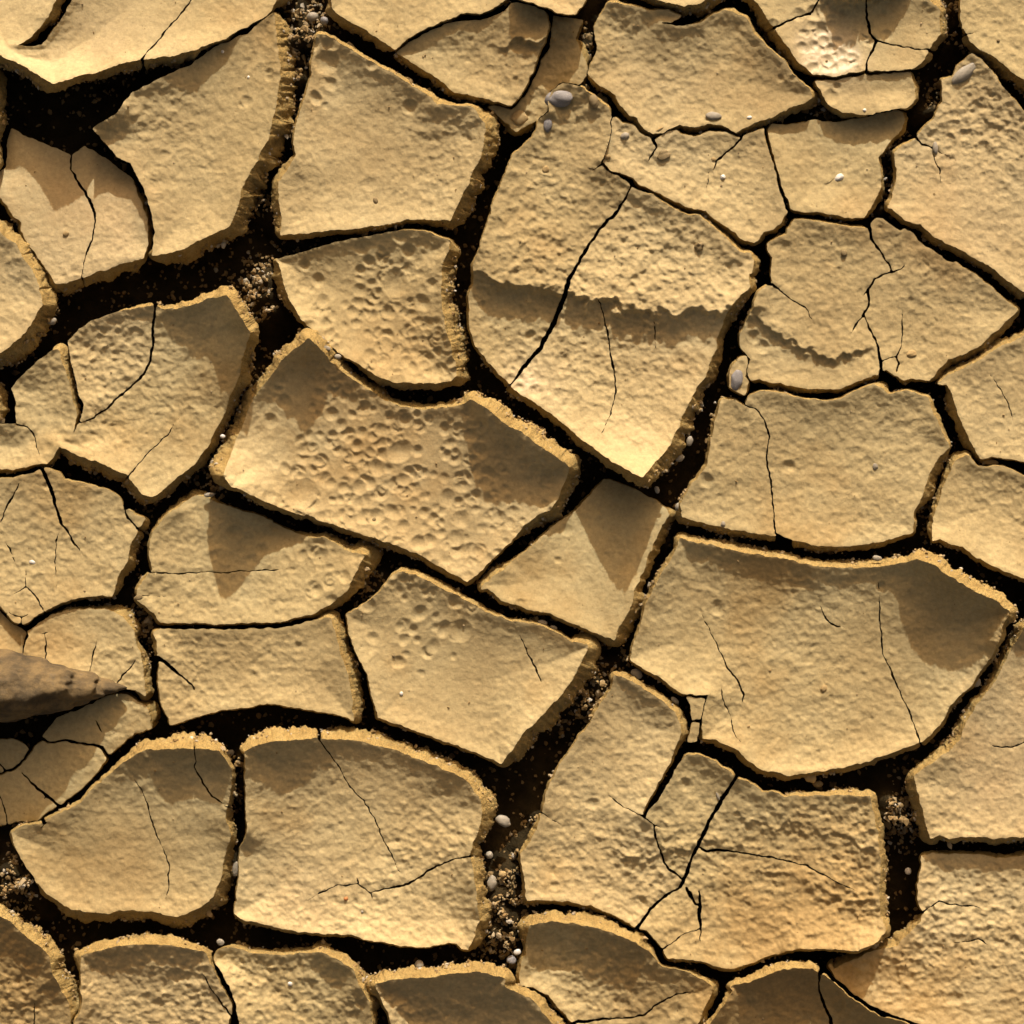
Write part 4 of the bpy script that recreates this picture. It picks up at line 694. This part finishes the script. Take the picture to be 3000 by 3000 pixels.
GRITMASK = perlin(U, V, 90, 51) + 0.6 * perlin(U, V, 33, 52)
SEEDS_USED = set()
slabs = []
for cid in comps:
    m = lab == cid
    js, is_ = np.nonzero(m)
    vid = np.full((NG, NG), -1)
    used = np.zeros((NG, NG), bool)
    used[js, is_] = used[js + 1, is_] = used[js, is_ + 1] = used[js + 1, is_ + 1] = True
    vj, vi = np.nonzero(used); vid[vj, vi] = np.arange(len(vj))
    mp = np.pad(m, 1)
    edges = []
    inm = lambda j, i: mp[j + 1, i + 1]
    e0 = ~inm(js - 1, is_); e1 = ~inm(js, is_ + 1); e2 = ~inm(js + 1, is_); e3 = ~inm(js, is_ - 1)
    a = vid[js, is_]; b = vid[js, is_ + 1]; c = vid[js + 1, is_ + 1]; d = vid[js + 1, is_]
    q = np.stack([a, d, c, b], -1)                       # v grows southwards: this order faces up
    E = np.concatenate([np.stack([a, b], -1)[e0], np.stack([b, c], -1)[e1], np.stack([c, d], -1)[e2], np.stack([d, a], -1)[e3]])
    bnd = np.unique(E)
    u = U[vj, vi].copy(); v = V[vj, vi].copy(); z = Z[vj, vi].copy()
    bj, bi_ = vj[bnd], vi[bnd]
    stp = np.clip(F[bj, bi_], 0, 1.35 * CS)
    inner = (bj > 0) & (bj < NG - 1) & (bi_ > 0) & (bi_ < NG - 1)
    stp = np.where(inner, stp, 0)
    u[bnd] -= stp * gsx[bj, bi_]; v[bnd] -= stp * gsy[bj, bi_]
    cu, cv = u.mean(), v.mean()
    loc = world_pt(np.array(cu), np.array(cv), np.array(-170.0))
    lb = None
    for (su, sv), text in LABELS.items():
        i = int((su - LO) / CS); j = int((sv - LO) / CS)
        if 0 <= i < NG - 1 and 0 <= j < NG - 1 and lab[j, i] == cid: lb = text; SEEDS_USED.add((su, sv)); break
    if lb is None:
        vis = (u > 0) & (u < 3000) & (v > 0) & (v < 3000)
        print('UNLABELLED slab at', round(cu), round(cv), 'cells', m.sum(), 'visible', vis.sum(), 'sample', js[len(js)//2]*CS+LO, is_[len(js)//2]*CS+LO)
        if vis.sum() < 2 or m.sum() < 90: continue
        lb = 'dried mud plate'
    root = bpy.data.objects.new('mud_plate', None); scene.collection.objects.link(root); root.location = loc
    root.empty_display_size = 0.02
    root['label'] = lb; root['category'] = 'mud plate'; root['group'] = 'plates of dried cracked mud'
    link('crust', mesh('crust', world_pt(u, v, z) - loc, quads=q, material=M_CRUST, damp=DAMP_SHADE[vj, vi]), root)
    # broken side: rings of vertices going down round the rim
    nb = len(bnd); rm = np.full(len(vj), -1); rm[bnd] = np.arange(nb)
    ea, eb = rm[E[:, 0]], rm[E[:, 1]]
    deg = np.bincount(ea, minlength=nb) + np.bincount(eb, minlength=nb) + 1e-9
    def along(a, n):                                     # average along the rim
        for _ in range(n): a = 0.5 * a + 0.5 * (np.bincount(ea, a[eb], nb) + np.bincount(eb, a[ea], nb)) / deg
        return a
    fx = u[bnd]; fy = v[bnd]; z0 = z[bnd]
    w = along(W[bj, bi_], 3); nx = along(NX[bj, bi_], 4); ny = along(NY[bj, bi_], 4)
    q_ = np.hypot(nx, ny) + 1e-6; q_ = np.minimum(q_, 1) / q_; nx, ny = nx * q_, ny * q_
    w = np.where(W[bj, bi_] < .5, 0, w * (1 - 0.2 * np.clip(ny, 0, 1)) * (1 + 0.32 * perlin(fx, fy, 85, 61) + 0.22 * perlin(fx, fy, 30, 63)))
    T = along(np.clip(0.75 * w + 30, 30, 66) + 12 * perlin(fx, fy, 50, 62), 4)
    rg = 0.8 + 0.17 * w
    sx, sy, sz = along(fx, 4), along(fy, 4), along(z0, 5)
    prof = [(0.0, 0.0, 0, 0), (0.08, 0.06, .15, .4), (0.22, 0.18, .4, .8), (0.40, 0.36, .7, 1), (0.60, 0.55, .9, 1), (0.80, 0.76, 1, 1), (0.97, 0.96, 1.1, 1), (1.0, 1.15, 1.2, 1), (0.9, 1.4, 1.4, 1)]
    rings = []
    for k, (o, dp, na, sm) in enumerate(prof):
        off = w * o + na * rg * (perlin(fx + 3 * k, fy + 9 * k, 30, 70) * 0.7 + perlin(fx - 13 * k, fy + 17 * k, 13, 80) * 0.9 + perlin(fx + 31 * k, fy + 29 * k, 8, 81) * 0.5)
        off = np.where(w < 2, 0, off)
        qx = fx * (1 - sm) + sx * sm; qy = fy * (1 - sm) + sy * sm; qz = z0 * (1 - sm) + np.minimum(sz, z0) * sm
        zz = qz - T * dp - (0 if k == 0 else 0.8) - (na * 0.05 * T * perlin(fx + 11 * k, fy, 18, 83) if k > 1 else 0)
        rings.append(world_pt(qx + nx * off, qy + ny * off, zz))
    off = w * 0.55
    rings.append(world_pt(sx + nx * off, sy + ny * off, np.minimum(z0 - T * 1.35 - 30, -110.0)))
    rings.append(world_pt(sx + nx * off * 0.6, sy + ny * off * 0.6, -200.0 + 0 * z0))
    fq = np.concatenate([np.stack([ea + k * nb, eb + k * nb, eb + (k + 1) * nb, ea + (k + 1) * nb], -1) for k in range(len(rings) - 1)])
    link('broken_side', mesh('broken_side', np.concatenate(rings) - loc, quads=fq, material=M_WALL), root)
    # grit stuck along the foot of the clay layer
    gm = GRITMASK[bj, bi_] + (w - 22) / 40
    ok = (w > 5) & (gm > rng.uniform(-0.25, 0.8, nb))
    idx = np.flatnonzero(ok)
    if len(idx) > 12:
        idx = np.repeat(idx, rng.integers(0, 4, len(idx)))
        n = len(idx)
        rad = 1.8 + 3.6 * rng.random(n) ** 1.5 + 5 * (rng.random(n) ** 12)
        oo = w[idx] * rng.uniform(0.86, 1.06, n) + rng.normal(0, 2, n)
        q9 = rng.random(n) < 0.25; oo = np.where(q9, w[idx] * rng.uniform(0.35, 0.95, n), oo)
        pos = np.stack([fx[idx] + nx[idx] * oo + rng.normal(0, 2, n), fy[idx] + ny[idx] * oo + rng.normal(0, 2, n), z0[idx] - T[idx] * np.where(q9, oo / np.maximum(w[idx], 1) * 0.98 + 0.02, rng.uniform(0.8, 1.9, n))], -1)
        co, fa, tn = grains(pos, rad)
        g = link('edge_grit', mesh('edge_grit', co - loc, tris=fa, smooth=False, material=M_GRIT, tone=tn), root); g['kind'] = 'stuff'
    slabs.append((cid, lb))
for k in LABELS:
    if k not in SEEDS_USED: print('UNUSED LABEL', k, LABELS[k])
if len(set(t for _, t in slabs)) != len(slabs): print('DUPLICATE labels', len(slabs) - len(set(t for _, t in slabs)))

# ---------------------------------------------------------------- ground below and around
PATCH = [(898, 70, 60, 100), (880, 140, 45, 100), (868, 220, 30, 80), (860, 290, 35, 100), (845, 370, 30, 90), (800, 470, 25, 90), (770, 600, 22, 90), (775, 815, 50, 110), (770, 900, 45, 100), (2600, 360, 40, 60), (2770, 300, 45, 60), (2610, 430, 30, 90), (1730, 1990, 70, 100), (1700, 2050, 60, 50),
         (1105, 1720, 40, 90), (40, 2570, 70, 120), (40, 2620, 60, 100), (1465, 2560, 60, 90), (1465, 2680, 60, 130), (1480, 2760, 55, 120), (2620, 2370, 50, 100), (2640, 2400, 40, 80), (2755, 320, 40, 60), (2780, 50, 50, 70),
         (640, 1440, 50, 90), (700, 1170, 60, 70), (420, 1810, 30, 80), (415, 1850, 30, 90), (430, 1560, 20, 70), (2590, 520, 30, 70), (2610, 600, 25, 80), (2550, 640, 25, 90), (1725, 150, 30, 80), (2060, 880, 50, 50), (2260, 110, 40, 70),
         (2700, 1470, 30, 70), (2390, 330, 50, 90), (1570, 2420, 35, 70), (1520, 2500, 35, 80), (700, 2230, 25, 110), (700, 2330, 20, 60), (690, 2560, 30, 50), (2720, 1530, 40, 40)]
def floor_z(u, v):
    z = -162 + 26 * perlin(u, v, 110, 91) + 16 * perlin(u, v, 35, 92)
    for a, b, r, h in PATCH: z = z + (0.85 + 0.5 * perlin(u, v, 40, 93)) * h * np.exp(-((u - a) ** 2 + (v - b) ** 2) / (2 * r * r))
    return z
inn = np.arange(LO - 40, HI + 41, 16.0)
g_out = np.concatenate([np.arange(-26000, -6000, 1000.0), np.arange(-6000, -1500, 150.0), np.arange(-1500, LO - 60, 30.0)])
lin = np.concatenate([g_out, inn, 3000 - g_out[::-1]])
GU, GV = np.meshgrid(lin, lin)
out = np.maximum(np.maximum(LO - GU, GU - HI), np.maximum(LO - GV, GV - HI))
k = np.clip(out / 30, 0, 1); k = k * k * (3 - 2 * k)
zo = -25 + 12 * perlin(GU, GV, 300, 95) + 5 * perlin(GU, GV, 60, 96)
d2 = worley(GU + 60 * perlin(GU, GV, 200, 97), GV + 60 * perlin(GU, GV, 200, 98), 480, 99)
GZ = floor_z(GU, GV) * (1 - k) + (zo - 70 * np.clip((d2 - 0.28) * 4, 0, 1)) * k
co = np.stack([(GU - 1500) * PX, (1500 - GV) * PX, GZ * PX], -1).reshape(-1, 3)
n = len(lin); idx = np.arange(n * n).reshape(n, n)
q = np.stack([idx[:-1, :-1], idx[1:, :-1], idx[1:, 1:], idx[:-1, 1:]], -1).reshape(-1, 4)
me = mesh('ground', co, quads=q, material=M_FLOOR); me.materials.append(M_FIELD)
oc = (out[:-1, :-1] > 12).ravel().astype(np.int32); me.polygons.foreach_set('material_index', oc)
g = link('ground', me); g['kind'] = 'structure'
# loose gravel lying in the cracks
pp = []
for a, b, r, h in PATCH:
    n_ = int(r * r * 0.075) + 10
    pp.append(np.stack([rng.normal(a, r * 1.1, n_), rng.normal(b, r * 1.1, n_)], -1))
pp.append(rng.uniform(0, 3000, (15000, 2)))
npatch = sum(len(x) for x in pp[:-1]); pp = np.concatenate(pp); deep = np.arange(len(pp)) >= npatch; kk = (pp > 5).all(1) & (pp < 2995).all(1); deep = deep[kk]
pp = pp[(pp > 5).all(1) & (pp < 2995).all(1)]
fi = ((pp[:, 0] - LO) / CS).round().astype(int); fj = ((pp[:, 1] - LO) / CS).round().astype(int)
deep = deep[F[fj, fi] < -7]; pp = pp[F[fj, fi] < -7]
rad = rng.uniform(2.8, 6.2, len(pp)) + 5 * rng.random(len(pp)) ** 7
co, fa, tn = grains(np.column_stack([pp, floor_z(pp[:, 0], pp[:, 1]) + rad * .4]), rad)
tn = np.where(np.repeat(deep, 12), tn * 0.25, tn)  # scattered grains toned down, crack shade painted into their colour
g = link('gravel', mesh('gravel', co, tris=fa, smooth=False, material=M_GRIT, tone=tn)); g['kind'] = 'stuff'
g['label'] = 'loose sandy gravel lying in the bottoms of the cracks'; g['category'] = 'gravel'
# crumbs on top of the crust
pp = rng.uniform(0, 3000, (900, 2))
fi = ((pp[:, 0] - LO) / CS).round().astype(int); fj = ((pp[:, 1] - LO) / CS).round().astype(int)
ok = F[fj, fi] > 12; pp = pp[ok]; zz = Z[fj, fi][ok]
rad = 1.1 + 2.4 * rng.random(len(pp)) ** 4
co, fa, tn = grains(np.column_stack([pp, zz + rad * .35]), rad)
g = link('soil_crumbs', mesh('soil_crumbs', co, tris=fa, smooth=False, material=M_GRIT, tone=tn * .8)); g['kind'] = 'stuff'
g['label'] = 'tiny sandy crumbs sprinkled over the mud crust'; g['category'] = 'crumbs'

# ---------------------------------------------------------------- stones
IV, IF = ico(3)
IV5, IF5 = ico(5)
def surf(u, v):
    i = int(round((u - LO) / CS)); j = int(round((v - LO) / CS)); return Z[j, i] if F[j, i] > 0 else None
def pebble(u, v, rx, ry, rot, kind, label, z=None, flat=0.6, sink=0.45, name='pebble', rough=0.12, seed=0, cat=None, lumps=0):
    if z is None: z = surf(u, v)
    if z is None: z = -60
    r = np.random.default_rng(seed + int(u * 7 + v)); d = (IV5 if lumps else IV).copy(); ff = IF5 if lumps else IF
    nz = np.zeros(len(d))
    for k in range(7):
        w_ = r.normal(size=3) * (1.2 + 0.7 * k); nz += np.sin(d @ w_ + r.random() * 6) / (1.5 + k)
    d = d * (1 + rough * nz[:, None])
    rz = flat * min(rx, ry) if flat < 3 else flat
    if not lumps: rough = max(rough, 0.17)
    if lumps:
        tp = 1 - 0.55 * np.maximum(d[:, 0], 0) ** 2; d = d * np.stack([np.ones(len(d)), tp, tp], -1)
        a1 = perlin(d[:, 0] * rx, d[:, 1] * ry + d[:, 2] * rz, 60, 5); a2 = perlin(d[:, 0] * rx, d[:, 1] * ry - d[:, 2] * rz, 22, 6)
        d = d * (1 + 0.07 * a1 + 0.028 * a2)[:, None]
    d = d * np.array([rx, ry, rz]) * PX
    c_, s_ = math.cos(rot), math.sin(rot); x = d[:, 0] * c_ - d[:, 1] * s_; y = d[:, 0] * s_ + d[:, 1] * c_
    d = np.stack([x, y, d[:, 2]], -1)
    zc = z + rz * (1 - 2 * sink)
    o = link(name, mesh(name, d, tris=ff, material=M_ST.get(kind, M_ROCK)), loc=world_pt(np.array(float(u)), np.array(float(v)), np.array(float(zc))))
    o['label'] = label; o['category'] = cat or ('rock' if name == 'rock' else 'clod' if name == 'mud_clod' else 'pebble')
    o['group'] = 'stones on the dried mud'
    return o
for args in PEBBLES: pebble(*args[:7], **args[7])
